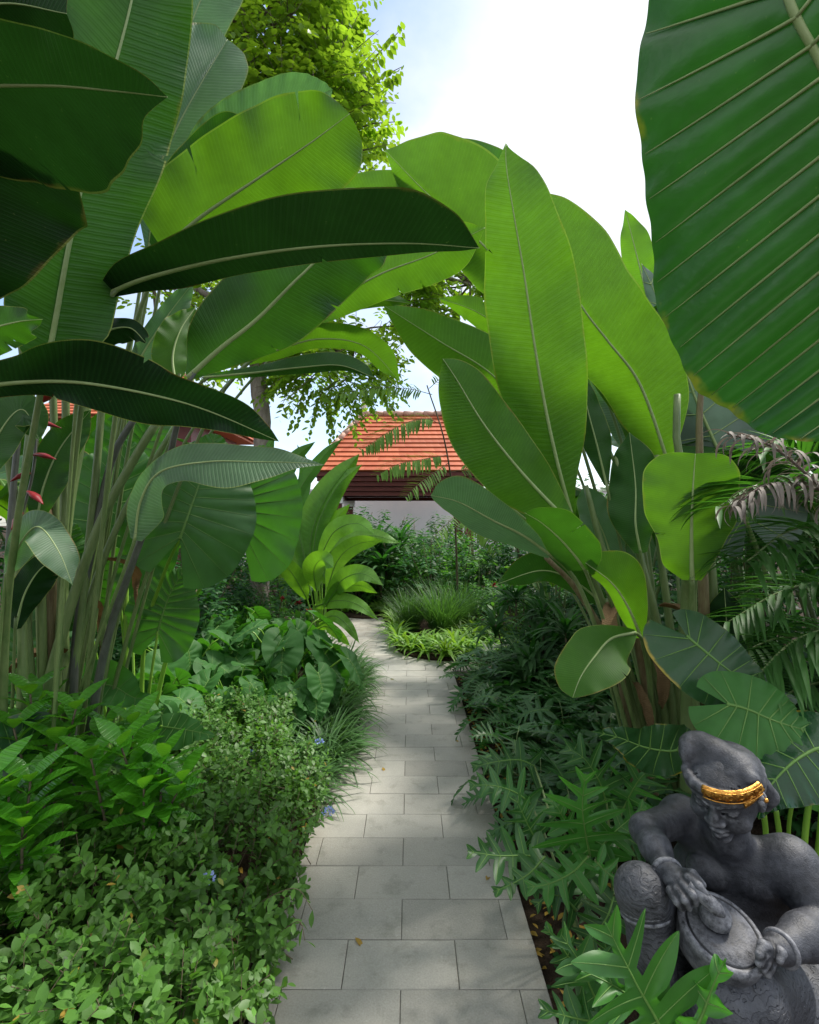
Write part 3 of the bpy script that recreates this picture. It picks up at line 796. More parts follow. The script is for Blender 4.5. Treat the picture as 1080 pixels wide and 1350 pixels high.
# tall upright leaf, petiole down to the ground
leaf_px(LC, [(57, 498, 1.50), (70, 440, 1.46), (92, 320, 1.42), (122, 185, 1.38), (155, 75, 1.34), (180, -30, 1.32), (200, -160, 1.32)],
        [(0, 3, 3), (.05, 36, 34), (.12, 56, 64), (.3, 56, 70), (.5, 56, 88), (.68, 72, 80), (.82, 66, 62), (.93, 38, 36), (1, 0, 0)], (14, 10), heli,
        pet=[(0, 1180, 2.05), (6, 860, 1.85), (22, 696, 1.68), (44, 570, 1.55)], rad=.0085, prad=.02, wave=.02, label='tall upright blade with pale midrib')
# darkest leaf hanging in from the left edge
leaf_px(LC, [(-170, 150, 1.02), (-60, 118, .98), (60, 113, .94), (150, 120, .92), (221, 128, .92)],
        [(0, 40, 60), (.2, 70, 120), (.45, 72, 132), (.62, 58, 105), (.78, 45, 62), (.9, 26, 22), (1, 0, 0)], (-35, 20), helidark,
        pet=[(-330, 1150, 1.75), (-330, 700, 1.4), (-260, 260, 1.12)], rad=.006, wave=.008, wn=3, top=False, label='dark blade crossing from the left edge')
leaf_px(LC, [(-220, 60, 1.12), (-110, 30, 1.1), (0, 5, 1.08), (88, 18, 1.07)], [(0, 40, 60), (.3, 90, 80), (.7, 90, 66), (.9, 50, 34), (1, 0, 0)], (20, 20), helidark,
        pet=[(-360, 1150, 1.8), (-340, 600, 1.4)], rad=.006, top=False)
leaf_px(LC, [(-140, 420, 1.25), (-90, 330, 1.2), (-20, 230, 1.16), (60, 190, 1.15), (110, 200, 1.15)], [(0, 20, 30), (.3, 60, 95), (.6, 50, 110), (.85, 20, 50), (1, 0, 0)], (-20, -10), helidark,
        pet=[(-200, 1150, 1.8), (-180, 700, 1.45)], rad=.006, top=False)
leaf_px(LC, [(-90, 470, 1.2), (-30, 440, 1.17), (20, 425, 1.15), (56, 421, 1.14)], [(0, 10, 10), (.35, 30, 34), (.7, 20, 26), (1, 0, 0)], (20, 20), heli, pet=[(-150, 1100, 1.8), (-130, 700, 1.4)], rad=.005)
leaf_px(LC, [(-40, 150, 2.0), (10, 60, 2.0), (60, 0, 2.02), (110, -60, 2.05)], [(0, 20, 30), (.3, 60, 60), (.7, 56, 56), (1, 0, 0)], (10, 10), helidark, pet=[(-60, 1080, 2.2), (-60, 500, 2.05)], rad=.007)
# topmost blades of the clump, arching above the view and shading the ones below
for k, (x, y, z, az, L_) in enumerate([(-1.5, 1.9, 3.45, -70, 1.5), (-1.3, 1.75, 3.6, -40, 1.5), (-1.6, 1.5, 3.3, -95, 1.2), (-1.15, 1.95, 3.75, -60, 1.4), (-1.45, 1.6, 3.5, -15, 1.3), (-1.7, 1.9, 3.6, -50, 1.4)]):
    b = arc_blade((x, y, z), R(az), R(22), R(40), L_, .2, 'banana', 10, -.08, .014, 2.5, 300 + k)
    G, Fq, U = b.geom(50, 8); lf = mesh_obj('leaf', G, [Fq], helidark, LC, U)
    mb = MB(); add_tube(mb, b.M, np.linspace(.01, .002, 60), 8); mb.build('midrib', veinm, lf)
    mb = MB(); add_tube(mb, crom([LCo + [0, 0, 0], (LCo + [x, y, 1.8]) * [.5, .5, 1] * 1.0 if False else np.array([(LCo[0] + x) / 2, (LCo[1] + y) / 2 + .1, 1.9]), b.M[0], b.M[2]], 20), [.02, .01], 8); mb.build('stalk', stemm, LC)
# pale glossy leaves seen above and behind
leaf_px(LC, [(196, 330, 2.2), (208, 230, 2.2), (235, 165, 2.22), (268, 105, 2.25), (300, 52, 2.3)], [(0, 4, 4), (.2, 26, 22), (.5, 46, 44), (.75, 44, 40), (.92, 20, 26), (1, 0, 0)], (-25, -35), helisilver,
        pet=[(60, 1080, 2.5), (130, 700, 2.4), (180, 450, 2.25)], rad=.007, label='pale glossy blade with fine ribs')
leaf_px(LC, [(215, 190, 2.35), (240, 70, 2.4), (275, -20, 2.45), (330, -90, 2.5)], [(0, 4, 4), (.3, 40, 34), (.6, 50, 42), (.85, 30, 24), (1, 0, 0)], (-30, -30), helisilver, pet=[(75, 1080, 2.6), (150, 600, 2.45)], rad=.007)
# broad bright leaf pointing right and its pale neighbour behind
leaf_px(LC, [(215, 330, 1.85), (265, 286, 1.83), (345, 232, 1.8), (410, 188, 1.78), (461, 150, 1.77)],
        [(0, 44, 20), (.15, 64, 50), (.4, 68, 66), (.62, 64, 68), (.8, 48, 62), (.93, 24, 38), (1, 0, 0)], (14, 12), helibright,
        pet=[(95, 1100, 2.25), (125, 800, 2.1), (160, 500, 1.95)], rad=.008, wave=.016, label='broad bright green blade lit from behind')
leaf_px(LC, [(230, 290, 2.3), (300, 200, 2.3), (370, 150, 2.32), (438, 118, 2.35)], [(0, 20, 12), (.3, 40, 40), (.65, 34, 40), (.9, 14, 18), (1, 0, 0)], (-50, -20), helisilver, pet=[(110, 1080, 2.5), (160, 650, 2.4)], rad=.007, ruf=.008, top=True)
leaf_px(LC, [(205, 330, 2.1), (250, 250, 2.1), (300, 190, 2.12), (345, 160, 2.15)], [(0, 10, 12), (.3, 34, 40), (.65, 30, 30), (1, 0, 0)], (-40, -20), heli, pet=[(90, 1080, 2.5), (150, 650, 2.3)], rad=.006)
# long arching leaf seen from below
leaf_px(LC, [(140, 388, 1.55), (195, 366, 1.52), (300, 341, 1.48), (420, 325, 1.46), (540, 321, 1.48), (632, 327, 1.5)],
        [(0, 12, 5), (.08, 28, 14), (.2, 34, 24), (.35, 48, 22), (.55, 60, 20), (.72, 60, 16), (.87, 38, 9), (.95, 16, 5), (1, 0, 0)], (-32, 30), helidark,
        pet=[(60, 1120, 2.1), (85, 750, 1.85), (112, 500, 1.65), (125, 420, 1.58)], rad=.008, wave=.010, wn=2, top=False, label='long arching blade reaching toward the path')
# broad dark leaf below it
leaf_px(LC, [(248, 498, 1.75), (290, 460, 1.72), (340, 420, 1.7), (395, 365, 1.68), (450, 318, 1.68), (520, 300, 1.7)],
        [(0, 6, 4), (.1, 40, 22), (.25, 62, 44), (.45, 68, 62), (.65, 60, 64), (.82, 34, 50), (.94, 14, 22), (1, 0, 0)], (18, 24), heli,
        pet=[(110, 1010, 2.2), (140, 850, 2.1), (178, 733, 2.0), (215, 633, 1.9), (238, 540, 1.8)], rad=.0095, prad=.019, petmat=stemd, wave=.02, label='broad dark blade on a dark stalk')
leaf_px(LC, [(232, 508, 2.0), (228, 470, 2.02), (238, 435, 2.05), (258, 405, 2.1)], [(0, 4, 4), (.3, 26, 24), (.6, 22, 20), (1, 0, 0)], (10, 10), helibright, pet=[(90, 1020, 2.4), (150, 760, 2.25)], rad=.006)
# bright translucent leaf behind the arching one
leaf_px(LC, [(372, 442, 2.2), (430, 402, 2.2), (500, 362, 2.2), (570, 335, 2.22), (640, 300, 2.25)], [(0, 6, 6), (.25, 30, 24), (.5, 40, 34), (.75, 34, 36), (1, 0, 0)], (15, 15), helibright,
        pet=[(115, 1060, 2.5), (180, 800, 2.4), (280, 540, 2.25)], rad=.007, wave=.01)
leaf_px(LC, [(400, 425, 2.4), (450, 403, 2.4), (500, 396, 2.42), (545, 400, 2.45)], [(0, 4, 4), (.4, 16, 10), (.7, 12, 8), (1, 0, 0)], (30, 30), helibright, pet=[(120, 1060, 2.6), (240, 640, 2.5)], rad=.006)
# long dark horizontal leaf at mid height
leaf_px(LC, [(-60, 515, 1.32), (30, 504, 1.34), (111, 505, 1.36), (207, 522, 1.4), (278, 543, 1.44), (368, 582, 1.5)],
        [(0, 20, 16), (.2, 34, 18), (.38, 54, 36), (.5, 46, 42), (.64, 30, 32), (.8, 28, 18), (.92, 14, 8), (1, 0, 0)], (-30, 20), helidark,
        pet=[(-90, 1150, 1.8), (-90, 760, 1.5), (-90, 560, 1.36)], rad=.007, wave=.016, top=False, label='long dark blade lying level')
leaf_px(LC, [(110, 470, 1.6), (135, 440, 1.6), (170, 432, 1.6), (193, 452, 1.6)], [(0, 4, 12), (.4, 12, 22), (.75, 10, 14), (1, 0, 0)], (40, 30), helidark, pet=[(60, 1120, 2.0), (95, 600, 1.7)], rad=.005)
leaf_px(LC, [(170, 500, 2.2), (195, 455, 2.2), (222, 415, 2.22), (255, 372, 2.25)], [(0, 4, 4), (.3, 14, 20), (.7, 12, 16), (1, 0, 0)], (-30, -30), helisilver, pet=[(75, 1060, 2.4), (140, 700, 2.3)], rad=.006)
# two long narrow ones toward the path
leaf_px(LC, [(325, 478, 2.3), (365, 462, 2.28), (420, 447, 2.26), (480, 456, 2.25), (528, 503, 2.25)], [(0, 4, 4), (.2, 14, 12), (.5, 20, 12), (.78, 20, 12), (1, 0, 0)], (-25, 30), helibright,
        pet=[(120, 1020, 2.5), (160, 800, 2.45), (240, 590, 2.4)], rad=.006, wave=.006)
leaf_px(LC, [(268, 498, 2.1), (330, 492, 2.08), (400, 484, 2.06), (450, 482, 2.06), (494, 498, 2.06)], [(0, 4, 4), (.3, 9, 6), (.65, 17, 9), (.88, 12, 4), (1, 0, 0)], (40, 40), heli,
        pet=[(112, 1040, 2.4), (160, 780, 2.3), (225, 580, 2.2)], rad=.006, wave=.008)
# blue-sheened leaf that curls over at mid height
leaf_px(LC, [(178, 712, 1.9), (186, 660, 1.86), (212, 622, 1.82), (274, 609, 1.78), (340, 609, 1.76), (390, 610, 1.76), (428, 613, 1.78)],
        [(0, 6, 8), (.12, 14, 30), (.28, 14, 18), (.42, 26, 20), (.6, 22, 34), (.75, 20, 22), (.9, 8, 6), (1, 0, 0)], (35, -45), helisilver,
        pet=[(60, 1060, 2.3), (110, 900, 2.15), (150, 790, 2.0)], rad=.006, wave=.006, label='blue sheened blade curling over')
leaf_px(LC, [(8, 760, 1.75), (30, 712, 1.72), (52, 695, 1.7), (78, 728, 1.68), (96, 772, 1.66)], [(0, 4, 4), (.3, 16, 20), (.65, 20, 24), (1, 0, 0)], (35, -35), helisilver, pet=[(-10, 1100, 2.0), (-4, 900, 1.85)], rad=.005)
leaf_px(LC, [(-30, 640, 1.6), (0, 570, 1.6), (30, 540, 1.62), (52, 580, 1.64)], [(0, 8, 8), (.4, 26, 24), (.75, 20, 20), (1, 0, 0)], (30, -40), heli, pet=[(-60, 1100, 1.9), (-50, 800, 1.7)], rad=.005)
leaf_px(LC, [(48, 690, 2.0), (58, 640, 2.0), (80, 590, 2.02), (120, 540, 2.05)], [(0, 6, 6), (.35, 22, 24), (.7, 20, 20), (1, 0, 0)], (-25, -30), heli, pet=[(30, 1080, 2.2), (38, 860, 2.1)], rad=.006)
leaf_px(LC, [(20, 830, 1.95), (34, 780, 1.95), (60, 745, 1.95), (95, 742, 1.95)], [(0, 6, 6), (.4, 18, 26), (.75, 14, 20), (1, 0, 0)], (30, 30), helidark, pet=[(10, 1100, 2.1)], rad=.005)
# bare pseudostems of the clump
for k, (P, r, m_) in enumerate([([(86, 1080, 2.35), (78, 850, 2.35), (82, 700, 2.35), (108, 545, 2.35), (125, 420, 2.35), (135, 300, 2.35)], (.046, .032), stemm),
                     ([(40, 1130, 2.1), (58, 930, 2.1), (122, 715, 2.1), (180, 600, 2.1), (214, 548, 2.1)], (.026, .016), stemm),
                     ([(92, 1110, 2.2), (100, 850, 2.2), (128, 690, 2.2), (150, 600, 2.2), (185, 540, 2.2)], (.022, .014), stemd),
                     ([(-5, 1160, 1.9), (8, 800, 1.9), (18, 640, 1.9), (30, 520, 1.9)], (.018, .010), stemd),
                     ([(70, 1100, 2.25), (98, 870, 2.25), (152, 700, 2.25), (232, 560, 2.25)], (.02, .012), stemm),
                     ([(60, 1120, 2.15), (62, 880, 2.15), (66, 740, 2.15), (58, 640, 2.15)], (.034, .024), sheath),
                     ([(22, 1150, 2.0), (30, 880, 2.0), (26, 720, 2.0), (40, 560, 2.0)], (.022, .014), stemm)]):
    mb = MB(); add_tube(mb, crom([at(*p) for p in P], 22), r, 10); mb.build('stalk', m_, LC)
# red hanging bracts
mb = MB()
add_tube(mb, crom([at(30, 520, 1.75), at(46, 560, 1.75), at(44, 620, 1.75), at(26, 690, 1.76)], 16), [.006, .004], 6)
mb.build('flower_stalk', stemd, LC)
for k, (x, y, dx, dy) in enumerate([(44, 536, 22, -16), (42, 556, 26, 6), (46, 572, -24, -2), (44, 600, 20, 4), (40, 624, -18, 8), (36, 648, 14, 12), (30, 676, -10, 16)]):
    mb = MB(); add_tube(mb, crom([at(x, y, 1.75), at(x + dx * .5, y + dy * .4 - 2, 1.74), at(x + dx * 1.5, y + dy * 1.4, 1.72)], 9), [.007, .019, .002], 8, 0, .5)
    mb.build('bract', redm, LC)
def dry_leaves(parent, spots, seed):
    g = np.random.default_rng(seed)
    for px, py, Y in spots:
        V, Fq, U, T = strips(at(px, py, Y)[None], g.uniform(0, 6.28, 1), np.radians(g.uniform(-20, 45, 1)), np.radians(g.uniform(90, 130, 1)), g.uniform(.28, .5, 1), g.uniform(.035, .07, 1), 14, .8, twist=g.normal(0, 1.2, 1))
        mesh_obj('dry_leaf', V + g.normal(0, .003, V.shape), [Fq], drybrown, parent, U)
dry_leaves(LC, [(105, 800, 2.2), (85, 860, 2.3), (135, 740, 2.25)], 71)
reparent_all(LC)

# ---- right heliconia clump
RC = thing('heliconia_plant', 'tall heliconia clump with upright bright green leaves right of the path', 'plant', ground_at(850, 2.6))
leaf_px(RC, [(757, 690, 2.45), (738, 622, 2.4), (721, 546, 2.34), (706, 461, 2.28), (691, 360, 2.22), (678, 285, 2.18), (668, 222, 2.16), (667, 188, 2.16)],
        [(0, 3, 3), (.08, 14, 12), (.22, 34, 44), (.4, 58, 62), (.58, 58, 66), (.75, 42, 54), (.88, 30, 38), (.95, 11, 14), (.985, 3, 3), (1, 0, 0)], (12, 10), helibright,
        pet=[(868, 1010, 2.62), (835, 900, 2.58), (790, 780, 2.5)], rad=.010, prad=.022, wave=.014, wn=3, label='tallest upright blade with a pointed tip')
leaf_px(RC, [(886, 640, 2.75), (876, 595, 2.72), (843, 505, 2.68), (802, 450, 2.66), (768, 405, 2.66), (725, 330, 2.68), (690, 250, 2.72)],
        [(0, 3, 3), (.08, 14, 12), (.22, 42, 50), (.45, 50, 66), (.65, 50, 70), (.85, 34, 44), (1, 0, 0)], (16, 12), helibright,
        pet=[(905, 1000, 2.7), (905, 820, 2.75), (895, 700, 2.76)], rad=.0105, prad=.022, wave=.014, label='broad blade leaning behind the tallest one')
leaf_px(RC, [(700, 400, 2.85), (655, 342, 2.82), (605, 292, 2.8), (560, 252, 2.8), (508, 198, 2.82)],
        [(0, 6, 10), (.2, 44, 62), (.45, 40, 84), (.7, 30, 66), (.88, 14, 30), (1, 0, 0)], (30, 10), helibright, pet=[(880, 1000, 2.75), (840, 700, 2.8), (760, 500, 2.85)], rad=.008, wave=.008)
leaf_px(RC, [(720, 330, 3.1), (670, 245, 3.05), (615, 205, 3.05), (548, 194, 3.05)], [(0, 6, 14), (.3, 16, 30), (.6, 12, 22), (1, 0, 0)], (35, 20), heli, pet=[(885, 1000, 2.9), (830, 620, 3.05)], rad=.008)
leaf_px(RC, [(660, 345, 2.95), (600, 290, 2.92), (530, 258, 2.9), (470, 248, 2.9), (425, 252, 2.92)], [(0, 6, 6), (.2, 34, 26), (.45, 44, 30), (.7, 30, 22), (.9, 10, 8), (1, 0, 0)], (18, 20), helibright,
        pet=[(870, 1000, 2.8), (800, 700, 2.9), (720, 450, 2.95)], rad=.008, wave=.008)
leaf_px(RC, [(735, 640, 2.75), (700, 560, 2.72), (650, 495, 2.7), (580, 450, 2.68), (505, 402, 2.68)], [(0, 3, 3), (.25, 30, 32), (.5, 44, 40), (.75, 34, 30), (.92, 12, 12), (1, 0, 0)], (14, 16), helibright,
        pet=[(850, 1000, 2.7), (800, 800, 2.72)], rad=.008, wave=.008)
leaf_px(RC, [(720, 520, 3.0), (680, 450, 3.0), (630, 412, 3.0), (578, 393, 3.0)], [(0, 3, 3), (.4, 22, 26), (.75, 14, 16), (1, 0, 0)], (20, 20), helibright, pet=[(870, 1000, 2.85), (790, 700, 2.95)], rad=.007)
leaf_px(RC, [(765, 700, 2.3), (748, 686, 2.28), (690, 625, 2.24), (640, 562, 2.2), (602, 500, 2.18), (584, 473, 2.17)], [(0, 4, 3), (.12, 22, 16), (.32, 48, 34), (.55, 52, 40), (.78, 36, 34), (.92, 16, 18), (1, 0, 0)], (12, 12), helibright,
        pet=[(862, 1010, 2.55), (830, 880, 2.5), (795, 760, 2.4)], rad=.0095, wave=.012, label='narrow blade leaning out over the path')
leaf_px(RC, [(728, 733, 2.3), (690, 706, 2.24), (650, 686, 2.18), (605, 662, 2.13), (568, 653, 2.1)], [(0, 6, 8), (.2, 20, 12), (.5, 26, 26), (.78, 18, 32), (.93, 7, 16), (1, 0, 0)], (38, -40), helisilver,
        pet=[(840, 1010, 2.5), (800, 870, 2.42), (762, 770, 2.36)], rad=.009, wave=.005, seed=5, top=True, label='blue grey blade arching to the left')
leaf_px(RC, [(772, 752, 2.25), (760, 735, 2.2), (740, 712, 2.15), (715, 690, 2.1), (692, 676, 2.06)], [(0, 20, 12), (.3, 24, 34), (.6, 16, 34), (.85, 10, 18), (1, 0, 0)], (30, -40), heli, pet=[(850, 1000, 2.5), (815, 880, 2.4), (790, 800, 2.32)], rad=.008, wave=.004)
leaf_px(RC, [(846, 842, 2.35), (828, 800, 2.28), (806, 768, 2.22), (772, 742, 2.16)], [(0, 8, 5), (.25, 15, 24), (.55, 12, 42), (.8, 10, 26), (1, 0, 0)], (30, 20), helibright, pet=[(860, 1000, 2.5), (856, 900, 2.42)], rad=.008, wave=.004, top=False)
leaf_px(RC, [(838, 834, 2.25), (806, 842, 2.18), (784, 866, 2.1), (766, 892, 2.06), (755, 920, 2.04)], [(0, 4, 4), (.25, 34, 16), (.5, 42, 36), (.75, 28, 34), (.9, 13, 19), (1, 0, 0)], (-14, -14), helibright, top=True,
        pet=[(866, 1000, 2.5), (858, 900, 2.4), (850, 850, 2.3)], rad=.008, wave=.003, label='low blade with pale edges hanging tip down')
leaf_px(RC, [(800, 800, 2.6), (760, 768, 2.55), (715, 752, 2.5), (655, 770, 2.48)], [(0, 5, 5), (.3, 16, 20), (.65, 16, 24), (1, 0, 0)], (30, -40), heli, pet=[(850, 1000, 2.65), (830, 880, 2.62)], rad=.008)
leaf_px(RC, [(866, 460, 3.2), (855, 400, 3.2), (838, 330, 3.2), (824, 276, 3.22)], [(0, 4, 4), (.35, 22, 22), (.7, 17, 20), (1, 0, 0)], (10, 10), helibright, pet=[(905, 1000, 3.0), (890, 700, 3.1)], rad=.008)
leaf_px(RC, [(862, 640, 3.1), (838, 560, 3.1), (805, 490, 3.12), (765, 432, 3.15)], [(0, 4, 4), (.35, 32, 30), (.7, 26, 24), (1, 0, 0)], (-20, -20), helisilver, pet=[(890, 1000, 2.9), (880, 800, 3.0)], rad=.008)
leaf_px(RC, [(838, 600, 2.95), (830, 548, 2.95), (800, 508, 2.95), (765, 470, 2.95)], [(0, 4, 4), (.35, 16, 26), (.7, 12, 22), (1, 0, 0)], (15, 15), helibright, pet=[(885, 1000, 2.85), (860, 760, 2.95)], rad=.007)
leaf_px(RC, [(845, 730, 2.55), (838, 690, 2.55), (838, 640, 2.58), (830, 570, 2.6)], [(0, 8, 8), (.35, 36, 34), (.7, 26, 26), (1, 0, 0)], (15, 15), heli, pet=[(880, 1000, 2.7), (860, 850, 2.6)], rad=.007)
leaf_px(RC, [(800, 640, 2.65), (788, 590, 2.65), (775, 540, 2.65), (766, 490, 2.66)], [(0, 3, 3), (.4, 18, 20), (.75, 13, 13), (1, 0, 0)], (30, 25), heli, pet=[(865, 1000, 2.7), (835, 800, 2.68)], rad=.007)
leaf_px(RC, [(812, 760, 2.75), (800, 715, 2.75), (786, 680, 2.75), (770, 640, 2.76)], [(0, 4, 4), (.4, 22, 26), (.75, 18, 18), (1, 0, 0)], (-15, -20), helisilver, pet=[(870, 1000, 2.75), (850, 860, 2.75)], rad=.007)
leaf_px(RC, [(700, 690, 2.75), (672, 668, 2.72), (650, 660, 2.7), (650, 662, 2.7), (622, 655, 2.7)], [(0, 4, 4), (.4, 10, 16), (.8, 6, 10), (1, 0, 0)], (30, 30), helibright, pet=[(830, 1000, 2.7), (780, 830, 2.75)], rad=.006)
leaf_px(RC, [(800, 480, 3.3), (790, 440, 3.3), (790, 520, 3.3), (800, 580, 3.3)], [(0, 6, 6), (.4, 24, 24), (.8, 14, 16), (1, 0, 0)], (10, 10), heli, rad=.004)
g = np.random.default_rng(5)
for k, (P, r, m_) in enumerate([([(872, 1050, 2.6), (868, 960, 2.6), (846, 850, 2.6), (800, 740, 2.6), (772, 640, 2.6)], (.03, .014), stemm),
                     ([(852, 1060, 2.55), (842, 960, 2.55), (822, 880, 2.55), (800, 790, 2.5)], (.03, .016), stemm),
                     ([(840, 1050, 2.5), (828, 960, 2.5), (812, 870, 2.5), (762, 780, 2.45), (720, 735, 2.35)], (.024, .012), sheath),
                     ([(884, 1050, 2.65), (886, 950, 2.65), (868, 830, 2.65), (835, 700, 2.65), (812, 600, 2.65)], (.03, .014), stemm),
                     ([(862, 1060, 2.5), (858, 950, 2.5), (845, 870, 2.5), (826, 780, 2.5)], (.026, .016), sheath),
                     ([(895, 1050, 2.7), (896, 940, 2.7), (880, 800, 2.7), (868, 700, 2.7), (866, 600, 2.7)], (.028, .014), stemm),
                     ([(876, 1055, 2.55), (878, 960, 2.52), (862, 880, 2.5), (850, 842, 2.42)], (.024, .014), stemm)]):
    mb = MB(); add_tube(mb, crom([at(*p) for p in P], 22), r, 10); mb.build('stalk', m_, RC)
dry_leaves(RC, [(850, 860, 2.52), (825, 830, 2.5), (880, 880, 2.6), (812, 800, 2.5), (868, 800, 2.6), (836, 900, 2.5)], 72)
reparent_all(RC)

# ---- banana-like plant with the rounded leaf
BN = thing('banana_plant', 'young banana plant with one rounded backlit leaf and thick pale stem', 'plant', ground_at(925, 2.3))
leaf_px(BN, [(913, 765, 2.1), (912, 740, 2.08), (912, 690, 2.06), (914, 640, 2.05), (917, 598, 2.05)], [(0, 12, 10), (.12, 34, 22), (.3, 40, 38), (.5, 58, 52), (.75, 62, 52), (.9, 46, 40), (.97, 22, 20), (1, 0, 0)], (8, 8), helibright,
        pet=[(918, 1080, 2.3), (916, 900, 2.25), (912, 800, 2.15)], rad=.010, prad=.02, wave=.006, phi=85, top=False, label='rounded backlit blade')
for P, r, m_ in (([(912, 1120, 2.3), (910, 950, 2.3), (908, 800, 2.25), (910, 755, 2.15)], (.05, .03), stemm), ([(932, 1120, 2.36), (934, 950, 2.36), (928, 800, 2.36), (922, 560, 2.4), (930, 480, 2.4)], (.036, .012), sheath),
                 ([(950, 1120, 2.4), (948, 950, 2.4), (932, 700, 2.4), (895, 600, 2.42), (893, 520, 2.42)], (.03, .016), stemm)):
    mb = MB(); add_tube(mb, crom([at(*p) for p in P], 22), r, 12); mb.build('stalk', m_, BN)
leaf_px(BN, [(952, 930, 2.35), (955, 880, 2.3), (958, 830, 2.3), (955, 775, 2.32)], [(0, 6, 6), (.4, 24, 26), (.75, 20, 20), (1, 0, 0)], (20, 20), helidark, pet=[(945, 1100, 2.4)], rad=.006)
reparent_all(BN)

# ---- giant taro leaf hanging in from the upper right, and a second one behind it
GT = thing('giant_taro', 'giant taro whose huge ribbed leaf hangs in from the upper right corner', 'plant', ground_at(1290, 1.5))
leaf_px(GT, [(1010, -90, .98), (1034, -20, .98), (1048, 20, .98), (1080, 80, .985), (1125, 180, 1.0), (1165, 310, 1.03), (1188, 430, 1.08), (1190, 560, 1.12)],
        None, (6, 6), giant, heart=(330, 330), phi_add=13, hl=([0, .08, .2, .32, .45, .6, .75, .88, .96, 1], [.50, .60, .68, .80, .94, .93, .74, .44, .18, 0]), rad=.0095, curl=.05, wave=.010, wn=3, quilt=.020, nq=17, veins=17, vmat=veinm, ns=200, nv=22, top=True, ruf=.006, vr=.0042, seed=4,
        label='huge ribbed blade with pale veins', pet=[(1290, 1420, 1.5), (1330, 700, 1.5), (1200, 0, 1.35), (1060, -160, 1.1)], prad=.03)
leaf_px(GT, [(985, 690, 3.05), (968, 640, 3.05), (943, 585, 3.05), (915, 520, 3.05), (893, 455, 3.05), (870, 400, 3.06), (846, 348, 3.08)], None, (12, 12), taropale, heart=(72, 84), rad=.013, quilt=.008, nq=12, veins=12, vmat=veinm, top=True, ns=110, nv=14, ruf=.004, vr=.0036,
        pet=[(1060, 1050, 3.0), (1040, 850, 3.05), (1000, 730, 3.08)], label='grey green blade with a white midrib')
reparent_all(GT)

# ---- left taros
TL = thing('taro_plant', 'tall taro with round ribbed leaves behind the left heliconia stems', 'plant', ground_at(190, 2.9))
leaf_px(TL, [(237, 711, 2.35), (246, 685, 2.36), (262, 640, 2.4), (276, 600, 2.44), (284, 572, 2.46)], None, (10, 10), taro, heart=(82, 98), rad=.007, quilt=.006, nq=13, veins=13, vmat=veing, pet=[(186, 1020, 2.8), (190, 850, 2.7), (215, 760, 2.5)], ns=110, nv=14, ruf=.005, petmat=stemb, prad=.014, label='round ribbed blade with green veins', vr=.002)
leaf_px(TL, [(318, 700, 2.7), (322, 665, 2.7), (330, 625, 2.72), (336, 590, 2.75)], None, (-8, -40), taro, heart=(70, 78), rad=.007, quilt=.008, nq=13, veins=12, vmat=veing, pet=[(190, 1010, 2.95), (225, 850, 2.85), (275, 760, 2.75)], ns=110, nv=12, ruf=.006, petmat=stemb, prad=.016)
leaf_px(TL, [(150, 735, 2.75), (152, 690, 2.75), (160, 640, 2.78), (172, 580, 2.8)], None, (8, 8), taro, heart=(96, 90), rad=.007, quilt=.006, nq=11, veins=11, vmat=veing, pet=[(170, 1020, 3.0), (165, 860, 2.9)], ns=90, nv=10, ruf=.005, petmat=stemb)
leaf_px(TL, [(165, 620, 3.2), (180, 590, 3.2), (196, 560, 3.2), (205, 530, 3.2)], None, (-20, -20), taro, heart=(56, 56), rad=.006, quilt=.005, nq=11, veins=11, vmat=veing, pet=[(180, 1000, 3.1), (172, 760, 3.2)], ns=80, nv=10, ruf=.005, petmat=stemb)
leaf_px(TL, [(112, 800, 2.6), (120, 770, 2.6), (140, 740, 2.6), (170, 730, 2.6)], None, (-20, -20), taro, heart=(50, 44), rad=.006, veins=9, vmat=veing, pet=[(150, 1020, 2.9), (130, 880, 2.7)], ns=80, nv=10, petmat=stemb)
leaf_px(TL, [(70, 800, 2.45), (74, 765, 2.45), (84, 725, 2.46), (100, 690, 2.48)], None, (8, 8), taro, heart=(62, 58), rad=.006, quilt=.006, nq=11, veins=11, vmat=veing, pet=[(120, 1020, 2.7), (88, 900, 2.5)], ns=80, nv=10, ruf=.005, petmat=stemb)
leaf_px(TL, [(208, 835, 2.6), (214, 812, 2.6), (226, 780, 2.62), (244, 750, 2.64)], None, (20, -25), taro, heart=(50, 50), rad=.006, quilt=.006, nq=11, veins=11, vmat=veing, pet=[(190, 1020, 2.8), (196, 920, 2.65)], ns=80, nv=10, ruf=.005, petmat=stemb)
leaf_px(TL, [(20, 900, 2.4), (26, 870, 2.4), (40, 835, 2.42), (60, 808, 2.44)], None, (20, -25), taro, heart=(52, 50), rad=.006, quilt=.006, nq=11, veins=11, vmat=veing, pet=[(90, 1030, 2.6), (40, 960, 2.45)], ns=80, nv=10, ruf=.005, petmat=stemb)
mb = MB(); add_tube(mb, crom([at(158, 1000, 2.6), at(166, 860, 2.6), at(166, 740, 2.6)], 14), [.016, .012], 10); mb.build('stalk', stemb, TL)
reparent_all(TL)

